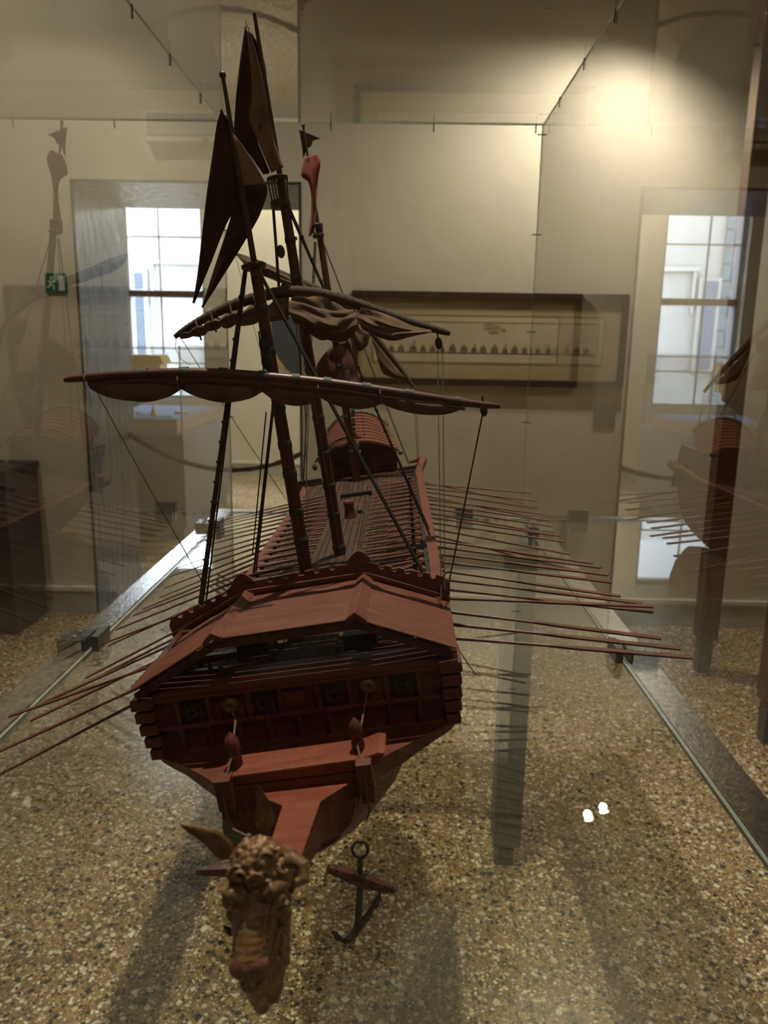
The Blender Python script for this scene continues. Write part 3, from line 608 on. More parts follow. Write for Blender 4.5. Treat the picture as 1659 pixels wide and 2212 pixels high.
# ------------------------------------------------------------------ the glass case
CX0, CX1, CY0, CY1, CZ0, CZ1 = -.452, .338, .30, 2.06, 1.053, 2.046
gc = thing('glass_case', 'large clear glass case on grey legs around the ship model', 'display case', ((CX0 + CX1) / 2, (CY0 + CY1) / 2, 0))
ox, oy = gc.location.x, gc.location.y
def cb(name, mt, x0, x1, y0, y1, z0, z1, par=gc, **k): return MB().box(x0 - ox, x1 - ox, y0 - oy, y1 - oy, z0, z1).build(name, mt, par, **k)
G = .0045
def slab(name, gm, x0, x1, y0, y1, z0, z1):
    m = MB().box(x0 - ox, x1 - ox, y0 - oy, y1 - oy, z0, z1)
    dims = (x1 - x0, y1 - y0, z1 - z0); thin = dims.index(min(dims))
    m.m = [0 if thin == 2 else 1] * 2 + [0 if thin == 1 else 1] * 2 + [0 if thin == 0 else 1] * 2
    return m.build(name, [M[gm], M['edge']], gc)
slab('side_pane', 'glass', CX0 - G, CX0, CY0, CY1, CZ0 + .001, CZ1)
slab('side_pane', 'glass', CX1, CX1 + G, CY0, CY1, CZ0 + .001, CZ1)
slab('back_pane', 'glass', CX0, CX1, CY1 - G, CY1, CZ0 + .001, CZ1 - .0005)
slab('front_pane', 'glass', CX0, CX1, CY0, CY0 + G, CZ0 + .001, CZ1 - .0005)
slab('top_pane', 'glass', CX0 - G, CX1 + G, CY0, CY1, CZ1, CZ1 + G)
slab('base_pane', 'glassbase', CX0 - .0045, CX1 + .0045, CY0, CY1, CZ0 - .01, CZ0)
RW = .044
cb('base_rail', M['steel'], CX0 - .0050 - RW, CX0 - .0050, CY0 - .03, CY1 + .045, CZ0 - .012, CZ0 + .002, bevel=.002)
cb('base_rail', M['steel'], CX1 + .0050, CX1 + .0050 + RW, CY0 - .03, CY1 + .045, CZ0 - .012, CZ0 + .002, bevel=.002)
cb('base_rail', M['steel'], CX0 - .010, CX1 + .010, CY1 + .006, CY1 + .045, CZ0 - .012, CZ0 + .002, bevel=.002)
cb('base_rail', M['steel'], CX0 - .010, CX1 + .010, CY0 - .03, CY0 - .004, CZ0 - .012, CZ0 + .002, bevel=.002)
for x in (CX0 - .005, CX1 + .005):
    for y in (CY0 + .03, CY1 + .0):
        l = cb('case_leg', M['leg'], x - .040, x + .040, y - .040, y + .040, .07, CZ0 - .036)
        cb('leg_foot', M['leg'], x - .024, x + .024, y - .024, y + .024, 0, .07, par=l)
for x, sgn in ((CX0, -1), (CX1, 1)):
    for y in (1.09, 1.875):
        a, b = sorted((x + sgn * .009, x + sgn * .050)); c = cb('clamp', M['clampm'], a, b, y - .024, y + .024, CZ0 + .002, CZ0 + .017, bevel=.001)
        a, b = sorted((x - sgn * .002, x - sgn * .013)); cb('clamp_jaw', M['clampm'], a, b, y - .024, y + .024, CZ0 + .0005, CZ0 + .024, par=c, bevel=.001)
        for dy in (-.011, .011):
            MB().ball((x + sgn * .030 - ox, y + dy - oy, CZ0 + .017), .005, 10, (1, 1, .5)).build('clamp_screw', M['chrome'], c, smooth=60)
c = cb('clamp', M['clampm'], .16, .205, CY1 + .002, CY1 + .03, CZ0 + .002, CZ0 + .024, bevel=.001)
cb('clamp_jaw', M['clampm'], .16, .205, CY1 - .022, CY1 - .010, CZ0 + .0005, CZ0 + .030, par=c)
c = cb('clamp', M['clampm'], -.29, -.245, CY1 + .002, CY1 + .03, CZ0 + .002, CZ0 + .024, bevel=.001)
cb('clamp_jaw', M['clampm'], -.29, -.245, CY1 - .022, CY1 - .010, CZ0 + .0005, CZ0 + .030, par=c)
sp = 0
for x in (-.44, -.183, .071, .322): cb('spacer', M['spacer'], x - .0015, x + .0015, CY1 - .009, CY1 - .0065, CZ1 - .020, CZ1 + .001)
for z in (2.023, 1.789, 1.55, 1.316):
    for x, sg_ in ((CX1, 1), (CX0, -1)): cb('spacer', M['spacer'], x - .012, x + .012, CY1 - .009, CY1 - .0065, z - .0012, z + .0012)
for y in (.62, .89, 1.16, 1.393, 1.607, 1.838):
    for x, sg_ in ((CX1 - .0025, 1), (CX0 + .0005, -1)): cb('spacer', M['spacer'], x, x + .002, y - .0015, y + .0015, CZ1 - .022, CZ1 - .001)
# ------------------------------------------------------------------ the galley model (own frame: x across, y towards the stern, z up; heeled 9 degrees)
ship = thing('galley_model', 'dark red wooden galley model with banks of oars and furled brown sails', 'ship model', (-.087, .626, 1.22))
ship.rotation_euler = (0, R(-9.0), 0)
def P_(mb, name, mt, par=ship, **k): return mb.build(name, M[mt] if isinstance(mt, str) else mt, par, **k)
# hull
def sec(s, w, zt, zb, k=1.0):
    h = zt - zb
    half = [(w, zt), (w * .985, zt - .12 * h), (w * .88, zt - .42 * h), (w * .58, zt - .75 * h), (w * .16, zt - .96 * h)]
    pts = [(-x, z) for x, z in half] + [(0, zb)] + [(x, z) for x, z in half[::-1]]
    return [(x, s, z) for x, z in pts]
rows = [sec(-.095, .050, -.066, -.112), sec(-.06, .066, -.063, -.135), sec(-.02, .086, -.062, -.150), sec(.03, .098, -.060, -.160), sec(.10, .104, -.042, -.165)]
for k in range(9): rows.append(sec(.2 + .1 * k, .108, -.040, -.168))
rows += [sec(1.1, .100, -.035, -.168), sec(1.2, .085, -.025, -.160), sec(1.28, .062, -.01, -.14), sec(1.33, .035, .01, -.10), sec(1.36, .012, .03, -.04)]
hull = P_(MB().loft(rows), 'hull', 'red', smooth=40)
for z, s0 in ((-.075, .0), (-.10, .0)):
    for sg in (-1, 1):
        m = MB().tube([(sg * .1035 * (1 - (.05 if z > -.09 else .14)), s0 + .05 + .1 * k, z) for k in range(11)], .0028, 6)
        P_(m, 'wale', 'redlight', hull, smooth=60)
# foredeck in front of the yoke, tapering to the bow beam
rows = []
for s, w, zt, zb in ((.030, .134, -.060, -.072), (0, .135, -.0615, -.076), (-.02, .108, -.060, -.085), (-.045, .086, -.056, -.088), (-.07, .068, -.050, -.082), (-.088, .056, -.047, -.078)):
    rows.append([(-w, s, zt), (-w * .96, s, zt - .5 * (zt - zb)), (-w * .72, s, zb), (0, s, zb - .02), (w * .72, s, zb), (w * .96, s, zt - .5 * (zt - zb)), (w, s, zt), (0, s, zt + .002)])
P_(MB().loft(rows), 'bow_deck', 'red', smooth=30)
# yoke: coffered front with gun ports
yoke = P_(MB().box(-.134, .134, .0035, .032, -.061, -.003), 'bow_yoke', 'red')
m = MB()
m.box(-.138, .138, -.004, .034, -.005, .0005); m.box(-.137, .137, -.0025, .004, -.010, -.005)
m.box(-.136, .136, -.0025, .005, -.037, -.033); m.box(-.136, .136, -.003, .005, -.063, -.058)
for x in (-.131, -.108, -.080, -.044, -.016, .018, .046, .079, .107, .131): m.box(x - .0022, x + .0022, -.002, .004, -.034, -.009)
for x in (-.131, -.108, -.083, -.056, -.029, -.002, .025, .052, .079, .105, .131): m.box(x - .0022, x + .0022, -.002, .004, -.059, -.036)
P_(m, 'coffer_frame', 'red', yoke, bevel=.0008)
m = MB()
for x in (-.003,): m.box(x - .012, x + .012, .001, .004, -.028, -.014)
for x in (-.003,): m.box(x - .0085, x + .0085, -.0005, .002, -.025, -.017)
P_(m, 'raised_panel', 'red', yoke, bevel=.0008)
for x in (-.094, -.030, .032, .093):
    p = P_(MB().box(x - .0105, x + .0105, .0015, .005, -.031, -.0105), 'gun_port', 'dark', yoke)  # solid black box; the shade inside the port is painted
    m = MB().lathe((x, .006, -.020), (0, -1, -.1), [(.0058, 0), (.0052, .008), (.0060, .009), (.0056, .012), (.0025, .012), (.002, .006)], 14)
    P_(m, 'cannon', 'iron', yoke, smooth=40)
    P_(MB().box(x - .0075, x - .0050, -.001, .003, -.030, -.0165).box(x + .0050, x + .0075, -.001, .003, -.030, -.0165), 'gun_carriage', 'reddark', yoke)
for x, z in ((-.061, -.0211), (.0625, -.0185)):
    m = MB().lathe((x, .002, z), (0, -1, 0), [(.0075, 0), (.0075, .002), (.0062, .0042), (.004, .005), (.0025, .003), (.0015, .0028)], 18)
    P_(m, 'rosette', 'gold', yoke, smooth=50)
for sg in (-1, 1):                                  # stepped mouldings at both ends
    for k, (d, z) in enumerate(((.0095, -.0005), (.0080, -.013), (.0068, -.0255), (.0052, -.038), (.003, -.0505))):
        x0, x1 = sorted((sg * .126, sg * (.1365 + d)))
        P_(MB().box(x0, x1, -.010 + k * .0012, .034, z - .0118, z - .0015), 'stepped_moulding', 'red', yoke, bevel=.002)
# bow beam with bitts
beam = P_(MB().prism([(-.054, -.047), (.066, -.047), (.078, -.034), (.072, -.0325), (.058, -.036), (-.052, -.038)], -.090, -.058), 'bow_beam', 'redlight', bevel=.0015)
P_(MB().prism([(-.042, -.078), (.050, -.078), (.060, -.047), (-.050, -.047)], -.092, -.055), 'beam_block', 'red', beam, bevel=.0015)
for x, r_ in ((-.043, .0058), (.0555, .0052)):
    m = MB().lathe((x, -.074, -.040), (0, 0, 1), [(r_, 0), (r_, .010), (r_ * .8, .0112), (r_ * .8, .0135), (r_ * 1.12, .0150), (r_ * 1.12, .0215), (r_ * .75, .0265), (.0004, .0305)], 8)
    P_(m, 'bitt', 'red', beam, smooth=30)
for x in (-.049, .060):
    P_(MB().box(x - .0062, x + .0062, -.100, -.086, -.062, -.036).box(x - .005, x + .005, -.098, -.088, -.070, -.062), 'cathead', 'red', beam, bevel=.001)
# beak
top = [(-.0285, -.092, -.0535), (-.0015, -.118, -.0505), (-.0035, -.196, -.0485), (.0205, -.196, -.0485), (.0275, -.118, -.0505), (.0480, -.092, -.0535)]
bot = [(-.0130, -.092, -.098), (.002, -.118, -.084), (.002, -.196, -.066), (.015, -.196, -.066), (.024, -.118, -.084), (.0330, -.092, -.098)]
m = MB(); m.add(top + bot, [(0, 1, 4, 5), (1, 2, 3, 4), (6, 11, 10, 7), (7, 10, 9, 8)] + [(i, (i + 1) % 6, (i + 1) % 6 + 6, i + 6) for i in range(6)])
beak = P_(m, 'beak', 'redlight', bevel=.0008)
# goat head figurehead
def sculpt():
    m = MB(); B = lambda c, r_, sc=(1, 1, 1): m.ball(c, r_, 16, sc)
    C_ = lambda pts, rs: m.tube(pts, rs, 14)
    B((.001, -.206, -.040), .0185, (1, .95, 1.25)); B((.001, -.212, -.026), .0150, (1.05, .9, .8))
    for k in range(9):
        t = k / 8; B(lerp((0, -.214, -.046), (-.0052, -.238, -.073), t), .0163 - .0048 * t, (1, .95, 1))
    B((-.0056, -.2405, -.0755), .0112, (1.08, .8, .75)); B((-.0064, -.2400, -.0875), .0068, (1.25, 1, .85))
    for k in range(9):
        t = k / 8; B(lerp((.003, -.212, -.060), (-.0050, -.232, -.089), t), .0145 - .0040 * t)
    for k in range(12):
        t = k / 11; B(lerp((-.0035, -.228, -.092), (-.0105, -.224, -.124), t), .0125 * (1 - t) ** .65 + .0014, (1, .8, 1))
    for k in range(8):
        t = k / 7; B(lerp((.001, -.204, -.042), (.008, -.178, -.058), t), .0165 - .003 * t)
    for k in range(7):
        t = k / 6; B((.010 - .003 * t, -.214 - .006 * t, -.056 - .036 * t), .0085 - .0030 * t)
    for x, y, z, r_ in ((-.0155, -.2245, -.0435, .0055), (.0140, -.2265, -.0435, .0052), (-.0165, -.222, -.055, .0045), (.0155, -.222, -.057, .0045)): B((x, y, z), r_)
    C_([(-.0185, -.222, -.0385), (-.012, -.2290, -.0365), (-.006, -.2285, -.041)], [.003, .0042, .003])
    C_([(.0185, -.222, -.0385), (.012, -.2290, -.0360), (.006, -.2285, -.041)], [.003, .0042, .003])
    q = random.Random(11)
    for k in range(120):
        a = q.uniform(-1.35, 1.5); e_ = q.uniform(-.25, 1.35)
        B((.0012 + .0178 * math.sin(a) * math.cos(e_), -.2095 - .0178 * math.cos(a) * math.cos(e_), -.034 + .0205 * math.sin(e_)), q.uniform(.0014, .0026))
    for k in range(9):                              # a few ringlets
        a = q.uniform(-1.0, 1.1); e_ = q.uniform(-.1, .8); c_ = Vector((.0012 + .0185 * math.sin(a) * math.cos(e_), -.2095 - .0185 * math.cos(a) * math.cos(e_), -.034 + .021 * math.sin(e_)))
        C_([c_ + Vector((.0034 * math.cos(u), -.0008, .0034 * math.sin(u))) for u in [i * .7 for i in range(8)]], .0013)
    for k in range(60):                             # wool down both cheeks and on the beard
        t = q.random(); B((.0155 - .005 * t + q.uniform(-.001, .002), -.222 - .008 * t + q.uniform(-.002, .004), -.050 - .030 * t), q.uniform(.0014, .0027))
    for k in range(26):
        t = q.random(); B((-.0158 + .004 * t + q.uniform(-.002, .001), -.222 - .008 * t + q.uniform(-.002, .004), -.050 - .022 * t), q.uniform(.0014, .0025))
    C_([(-.0125, -.2285, -.047), (-.009, -.2330, -.058), (-.0065, -.2380, -.068)], [.0022, .0026, .0016])
    C_([(.0115, -.2295, -.047), (.0065, -.2340, -.058), (.0000, -.2395, -.068)], [.0022, .0026, .0016])
    for k in range(5):
        x = -.010 + .0035 * k; C_([(x + .004, -.2330, -.096), (x * .8 + .000, -.2335, -.108), (x * .25 - .0075, -.2280, -.117)], [.0020, .0020, .0006])
    for k in range(14):
        t = q.random(); B((-.008 + q.uniform(-.006, .006) * (1 - t), -.2345 + .010 * t, -.100 - .018 * t), q.uniform(.0016, .0028))
    C_([(.014, -.207, -.034), (.0225, -.207, -.033), (.0285, -.210, -.036), (.0285, -.2145, -.042), (.0235, -.216, -.043)], [.006, .0055, .0048, .004, .003])
    return m
gh = P_(sculpt(), 'goat_head', 'gold', fix=False)
rm = gh.modifiers.new('remesh', 'REMESH'); rm.mode = 'VOXEL'; rm.voxel_size = .00065; rm.use_smooth_shade = True
sm = gh.modifiers.new('smooth', 'SMOOTH'); sm.factor = .5; sm.iterations = 1
m = MB(); m.ball((-.0056, -.2420, -.0745), .0113, 14, (1.12, .72, .78)); m.tube([(-.001, -.2455, -.0815), (.0065, -.238, -.0765), (.0125, -.226, -.064)], [.0030, .0028, .0014], 10)
m.tube([(-.009, -.2455, -.0815), (-.0145, -.238, -.0765), (-.016, -.229, -.068)], [.0028, .0026, .0014], 10)
P_(MB().ball((.0150, -.2265, -.0425), .0030, 10, (1.3, .5, .55)), 'eye', 'dark', gh, smooth=60)
P_(MB().ball((-.0158, -.2245, -.0428), .0030, 10, (1.2, .5, .55)), 'eye', 'dark', gh, smooth=60)
P_(m, 'painted_lips', 'pinkred', gh, smooth=60)
def ear(a, b, c, wd):
    m = MB(); rows = []
    for k in range(11):
        t = k / 10; p = along([a, lerp(a, b, .5), b, c], t); w_ = wd * (math.sin(math.pi * min(1, .16 + t * .86)) ** .8 if t > .12 else .42)
        d = (Vector(c) - Vector(a)).normalized(); sd = d.cross(Vector((0, -1, .5))).normalized(); up = sd.cross(d)
        rows.append([tuple(p + sd * w_ * math.cos(u * math.pi / 4) + up * w_ * (.45 * math.sin(u * math.pi / 4) - (.25 if u == 2 else 0))) for u in range(8)])
    m.loft(rows); return m
P_(ear((-.014, -.206, -.028), (-.0265, -.208, -.010), (-.0420, -.210, .0015), .0066), 'ear', 'gold', gh, smooth=60)
P_(ear((.006, -.200, -.018), (.0085, -.200, .000), (.0075, -.200, .0165), .0062), 'ear', 'gold', gh, smooth=60)
# deck, gangway, benches
rows = [[(x, s, -.019 - .30 * x * x + max(0, s - .9) * .06 - .010 * max(0, abs(x) - .10) * 0) for x in [(-.124 + .248 * i / 12) for i in range(13)]] for s in [.03 + .0545 * k for k in range(21)]]
deck = P_(MB().grid(rows), 'deck', 'deck', smooth=60)
sol = deck.modifiers.new('thickness', 'SOLIDIFY'); sol.thickness = .006; sol.offset = 0
P_(MB().box(-.027, .027, .06, 1.05, -.020, -.0135), 'gangway', 'deck', deck)
P_(MB().box(-.031, .034, .905, .922, -.014, -.006), 'hatch_slot', 'dark', deck)  # closed black box painted as the dark inside an open hatch
m = MB().lathe((.003, .705, -.0125), (0, 0, 1), [(.0115, 0), (.0105, .004), (.0085, .020), (.0095, .022), (.0095, .028), (.008, .030)], 14)
P_(m, 'bollard', 'red', deck, smooth=40)
P_(MB().box(.014, .023, .73, .745, -.013, -.008), 'deck_ring', 'iron', deck)
for k, (x, s) in enumerate(((-.034, .16), (.052, .10), (-.060, .12))): P_(MB().box(x - .016, x + .016, s - .012, s + .012, -.019, -.003), 'deck_chest', 'dark', deck)
S_ = [.062 + .0385 * k for k in range(24)]
for sg in (-1, 1):
    zr = .0 if sg > 0 else -.020
    for s in S_:
        a, b = sorted((sg * .040, sg * .120)); P_(MB().box(a, b, s + .014, s + .021, -.0195, -.0150), 'bench', 'oarwood', deck)
        P_(MB().bar((sg * .096, s + .004, -.032), (sg * .131, s + .004, zr - .006), .0035, .0030, w2=.003).bar((sg * .122, s + .004, -.034), (sg * .122, s + .004, zr - .002), .003, .003).bar((sg * .100, s - .008, zr * .7 - .010), (sg * .126, s - .002, zr - .005), .0022, .0022), 'rail_bracket', 'orange')
        P_(MB().box(sg * .112 - .0025, sg * .112 + .0025, s - .003, s + .003, -.024, zr * .9 + .004), 'thole', 'dark')
for sg, zr, nm in ((1, .001, ''), (-1, -.020, '')):
    rows = []
    x0 = .137 if sg > 0 else .122
    for k in range(21):
        t = k / 20; s = .125 + t * .955; x = sg * (x0 + (.012 * max(0, t - .93) / .07 if sg > 0 else 0) - .004 * (t ** 2 if sg > 0 else 0)); z = zr + (.010 * max(0, t - .9) / .1)
        hw = .0068 if sg > 0 else .0085
        rows.append([(x - hw, s, z - .005), (x + hw, s, z - .006), (x + hw, s, z + .004), (x - hw, s, z + .005)])
    P_(MB().loft(rows), 'outrigger_rail', 'brownred', bevel=.0008)
    P_(MB().box(*sorted((sg * (x0 - .008), sg * (x0 - .012))), .14, 1.07, -.036, zr - .002), 'inner_board', 'dark')
m = MB()
for k in range(5): m.box(.129, .1455, .150 + k * .010, .155 + k * .010, -.003, .0068)
P_(m, 'rail_lashing', 'redlight')
# oars
def oar(sg, s, tip):
    root = Vector((sg * .037, s - .004, -.0065)); pv = Vector((sg * .122, s, -.004 if sg > 0 else -.016))
    tip = Vector(tip); v = tip - pv; m = MB()
    m.tube([root, lerp(root, pv, .42), lerp(root, pv, .44), pv], [.0011, .0012, .0022, .0021], 8)
    m.tube([pv, pv + v * .50], [.0020, .0013], 8)
    a = pv + v * .48; b = pv + v * .60
    m.bar(a, b, .0024, .0022, w2=.0062, h2=.0018); m.bar(b, tip, .0062, .0018, w2=.0072, h2=.0013)
    return P_(m, 'oar', 'oarwood', smooth=40)
for s, tp in zip(S_, D['R']): oar(1, s, tp)
LT = list(D['L']) + [(-.33, 1.02, -.054), (-.33, 1.05, -.054)]
for s, tp in zip(S_, LT): oar(-1, s, tp)
for x, s, k in ((-.104, .030, 1), (-.086, .060, .8), (.112, .050, .7)):
    P_(MB().prism([(x - .010 * k, -.020), (x + .012 * k, -.020), (x + .012 * k, -.016), (x + .006 * k, -.006), (x + .003 * k, -.006), (x + .002 * k, -.015), (x - .004 * k, -.015), (x - .006 * k, -.004), (x - .009 * k, -.003)], s, s + .004), 'bow_bracket', 'orange')
# fore canopy: a roof of three facets with two ridge caps
canopy = P_(MB().box(-.137, -.131, .0, .128, -.002, .012).box(.131, .137, .0, .128, -.002, .012), 'bow_canopy', 'reddark')
NB = 13; prof = [(-.1415, .0075), (-.0615, .0455), (.0625, .0475), (.1430, .0105)]; rear = [(-.1450, -.0025), (-.0615, .0350), (.0625, .0385), (.1435, .0025)]
for i in range(3):
    (xa, za), (xb, zb) = prof[i], prof[i + 1]
    m = MB(); nx, nz = -(zb - za), xb - xa; l_ = math.hypot(nx, nz); nx, nz = nx / l_, nz / l_
    for k in range(NB):
        t0, t1 = k / NB, (k + .90) / NB; s0, s1 = -.012 + .146 * t0, -.012 + .146 * t1; h0, h1 = .0012 + .0008 * ((k * 7 + i * 3) % 3), .0040
        (a0x, a0z), (b0x, b0z) = lerp(prof[i], rear[i], t0), lerp(prof[i + 1], rear[i + 1], t0)
        (a1x, a1z), (b1x, b1z) = lerp(prof[i], rear[i], t1), lerp(prof[i + 1], rear[i + 1], t1)
        vs = [(a0x, s0, a0z), (b0x, s0, b0z), (b1x, s1, b1z), (a1x, s1, a1z)]
        top_ = [(a0x + nx * h0, s0, a0z + nz * h0), (b0x + nx * h0, s0, b0z + nz * h0), (b1x + nx * h1, s1, b1z + nz * h1), (a1x + nx * h1, s1, a1z + nz * h1)]
        m.add(vs + top_, [(0, 3, 2, 1), (4, 5, 6, 7), (0, 1, 5, 4), (1, 2, 6, 5), (2, 3, 7, 6), (3, 0, 4, 7)])
    P_(m, 'roof_facet', 'brownred', canopy, bevel=.0006)
    m = MB(); mx_ = .004
    m.add([(xa + mx_ * (i == 0), -.0105, za - .0015), (xb - mx_ * (i == 2), -.0105, zb - .0015), (xb - mx_ * (i == 2), -.0075, zb - .0015), (xa + mx_ * (i == 0), -.0075, za - .0015),
           (xa + mx_ * (i == 0), -.0105, za - .0090), (xb - mx_ * (i == 2), -.0105, zb - .0090), (xb - mx_ * (i == 2), -.0075, zb - .0090), (xa + mx_ * (i == 0), -.0075, za - .0090)],
          [(0, 1, 2, 3), (4, 7, 6, 5), (0, 4, 5, 1), (1, 5, 6, 2), (2, 6, 7, 3), (3, 7, 4, 0)])
    n_ = 11 if i == 1 else 8
    for k in range(n_):
        t = (k + .5) / n_; x, z = xa + (xb - xa) * t, za + (zb - za) * t
        m.box(x - .0016, x + .0016, -.0125, -.0105, z - .0072, z - .0036)
    P_(m, 'eave_fascia', 'reddark', canopy)
for x, z, tl in ((-.0615, .0455, -1), (.0625, .0475, 1)):
    w_ = .0085
    vs = []
    z_f = z
    for s in (-.0145, .134):
        sl = .38; z = z_f if s < 0 else z_f - .0085
        vs += [(x - w_, s, z + .0030 - (w_ * sl if tl < 0 else .0002)), (x, s, z + .0078), (x + w_, s, z + .0030 - (w_ * sl if tl > 0 else .0002)), (x + w_, s, z - .002 - (w_ * sl if tl > 0 else 0)), (x, s, z + .001), (x - w_, s, z - .002 - (w_ * sl if tl < 0 else 0))]
    m = MB(); m.loft([vs[:6], vs[6:]]); P_(m, 'ridge_cap', 'brownred', canopy, bevel=.0008)
# carved crest along the canopy's rear edge
def crest():
    base = [(-.1455, .0240), (-.0640, .0515), (.0590, .0590), (.1420, .0310)]
    pts = []
    def notch(a, b, t, r_):
        p = Vector((*lerp(a, b, t), 0)); d = (Vector((*b, 0)) - Vector((*a, 0))).normalized(); n_ = Vector((-d.y, d.x, 0)); c = p - n_ * r_ * .55; o = []
        for k in range(11):
            th_ = math.pi * (.5 + .30) + k / 10 * math.pi * (2 - .60); o.append(tuple((c + (d * math.cos(th_) + n_ * math.sin(th_)) * r_).xy))
        return o
    for i in range(3):
        a, b = base[i], base[i + 1]; nn = 6 if i != 1 else 7
        pts.append(a)
        for k in range(nn):
            t = (k + .75) / (nn + .5)
            if i == 1 and k == 3: 
                q = lerp(a, b, t); pts += [(q[0] - .004, q[1]), (q[0] - .003, q[1] - .004), (q[0] + .003, q[1] - .004), (q[0] + .004, q[1])]; continue
            if (i == 0 and k == 5) or (i == 1 and k in (0, 6)) or (i == 2 and k == 0): continue
            pts += notch(a, b, t, .0030)
        if i < 2:                                  # rounded lobe over each ridge
            for k in range(9):
                u = -1 + k / 4; pts.append((b[0] + u * .0135, b[1] + (.0105 * math.cos(u * math.pi / 2) ** .7 if abs(u) < 1 else 0) + (-.003 * abs(u))))
    pts.append(base[3]); pts.append((.1480, .0215)); pts.append((.1450, -.001))
    pts += [(.0640, .033), (-.0615, .029), (-.1445, -.006), (-.1490, .016)]
    return pts
m = MB().prism(crest(), .1335, .1372); m.bar((-.146, .131, .0065), (-.0625, .131, .0425), .005, .004).bar((-.0625, .131, .0425), (.0630, .131, .0455), .005, .004).bar((.0630, .131, .0455), (.1450, .131, .0085), .005, .004)
P_(m, 'carved_crest', 'red', canopy)
for x in (-.130, .128):
    P_(MB().box(x - .002, x + .002, .022, .128, -.030, .008), 'canopy_side', 'dark', canopy)
for x in (-.128, .128):
    for s in (.016, .122): P_(MB().box(x - .004, x + .004, s - .004, s + .004, -.02, .012), 'canopy_post', 'reddark', canopy)
# stern: yoke, cabin, canopy
sy = P_(MB().box(-.140, .140, 1.082, 1.102, -.030, -.004), 'stern_yoke', 'reddark', bevel=.001)
for sg in (1, -1):
    m = MB(); pts = [(sg * .134, 1.078, .002), (sg * .141, 1.096, .006), (sg * .148, 1.112, .011), (sg * .146, 1.126, .013), (sg * .132, 1.130, .012), (sg * .118, 1.122, .010)]
    if sg < 0: pts = [(p[0], p[1], p[2] - .018) for p in pts]
    m.tube(pts, [.008, .0085, .0085, .008, .0065, .004], 8); P_(m, 'rail_horn', 'brownred', sy, smooth=50)
    P_(MB().box(*sorted((sg * .088, sg * .142)), 1.098, 1.104, -.034, .004), 'stern_bulwark', 'dark', sy)
cabin = P_(MB().box(-.082, .082, 1.125, 1.26, -.02, .052), 'stern_cabin', 'reddark')
for x0, x1 in ((-.060, -.022), (.006, .030)): P_(MB().box(x0, x1, 1.122, 1.126, .012, .040), 'cabin_opening', 'dark', cabin)  # flat black panels, the openings' shade put into their colour
m = MB()
for z in (.002, .012): m.box(-.083, .083, 1.119, 1.125, z - .001, z + .001)
for x in (-.070, -.03, .0, .04, .072): m.box(x - .0012, x + .0012, 1.120, 1.125, -.014, .012)
P_(m, 'cabin_panelling', 'reddark', cabin)
for x in (-.078, -.040, .036, .078): P_(MB().lathe((x, 1.112, -.012), (0, 0, 1), [(.0035, 0), (.0028, .004), (.0024, .026), (.0036, .028), (.0036, .031)], 8), 'cabin_column', 'redlight', cabin, smooth=40)
NS = 9
P_(MB().prism([(.090 * u, .044 + .0285 * (1 - abs(u) ** 2.2)) for u in [1 - i / 8 for i in range(17)]] + [(-.086, -.015), (.086, -.015)], 1.1265, 1.130), 'cabin_gable', 'reddark', cabin)
sc_ = P_(MB().box(-.090, -.084, 1.108, 1.24, .036, .046).box(.084, .090, 1.108, 1.24, .036, .046), 'stern_canopy', 'reddark')
for k in range(NS):
    t0, t1 = k / NS, (k + 1) / NS; m = MB(); rows = []
    for t, dz in ((t0, .0036), (t1, .0012)):
        w_ = .097 - .022 * t; ze = .041 + .046 * t; za = .0735 + .055 * t; s = 1.10 + .125 * t
        rows.append([[(w_ * u, s, ze + (za - ze) * (1 - abs(u) ** 2.2) + dz) for u in [-1 + i / 8 for i in range(17)]], [(w_ * u, s, ze + (za - ze) * (1 - abs(u) ** 2.2) - .002) for u in [-1 + i / 8 for i in range(17)]]])
    m.loft([rows[0][0] + rows[0][1][::-1], rows[1][0] + rows[1][1][::-1]]); P_(m, 'canopy_strake', 'brownred', sc_)
    for sg in (-1, 1):
        t = (t0 + t1) / 2; P_(MB().ball((sg * (.097 - .022 * t) * .93, 1.10 + .125 * t, .041 + .046 * t + (.032 + .009 * t) * .16 + .004), .0018, 8), 'gilt_stud', 'goldbright', sc_, smooth=60)
m = MB().tube([(.076 * u, 1.228, .087 + .0425 * (1 - abs(u) ** 2.2) + .003) for u in [-1 + i / 8 for i in range(17)]], .0045, 8)
P_(m, 'canopy_garland', mat('dull_green_gilt', (.045, .042, .015), (.09, .075, .03), .6, 150, bump=.4), sc_, smooth=60)
P_(MB().ball((-.099, 1.104, .030), .006, 8, (1, 1, 1.3)).ball((.099, 1.104, .036), .005, 8, (1.2, 1, .8)), 'scroll_bracket', 'dark', sc_, smooth=60)
# masts
def ring(m, x, s, z, r_, h): return m.lathe((x, s, z - h / 2), (0, 0, 1), [(r_ * .9, 0), (r_, h * .15), (r_, h * .85), (r_ * .9, h)], 16)
def mast(s, x, z0, z1, r0, r1, bands, pole_top, pole_r, ballr):
    o = P_(MB().tube([(x, s, z0), (x, s, lerp((z0,), (z1,), .5)[0]), (x, s, z1)], [r0, (r0 + r1) / 2 * 1.03, r1], 16), 'mast', 'reddark', smooth=50)
    for z in bands:
        rr_ = r0 + (r1 - r0) * (z - z0) / (z1 - z0)
        P_(ring(MB(), x, s, z, rr_ + .0009, .0085), 'mast_band', 'band', o, smooth=40)
    m = MB().tube([(x, s, z1 - .01), (x, s, pole_top - .004)], [pole_r, pole_r * .6], 10)
    P_(m, 'flagpole', 'frame', o, smooth=50)
    if ballr: P_(MB().ball((x, s, pole_top - .003), ballr, 12), 'pole_ball', 'frame', o, smooth=60)
    return o
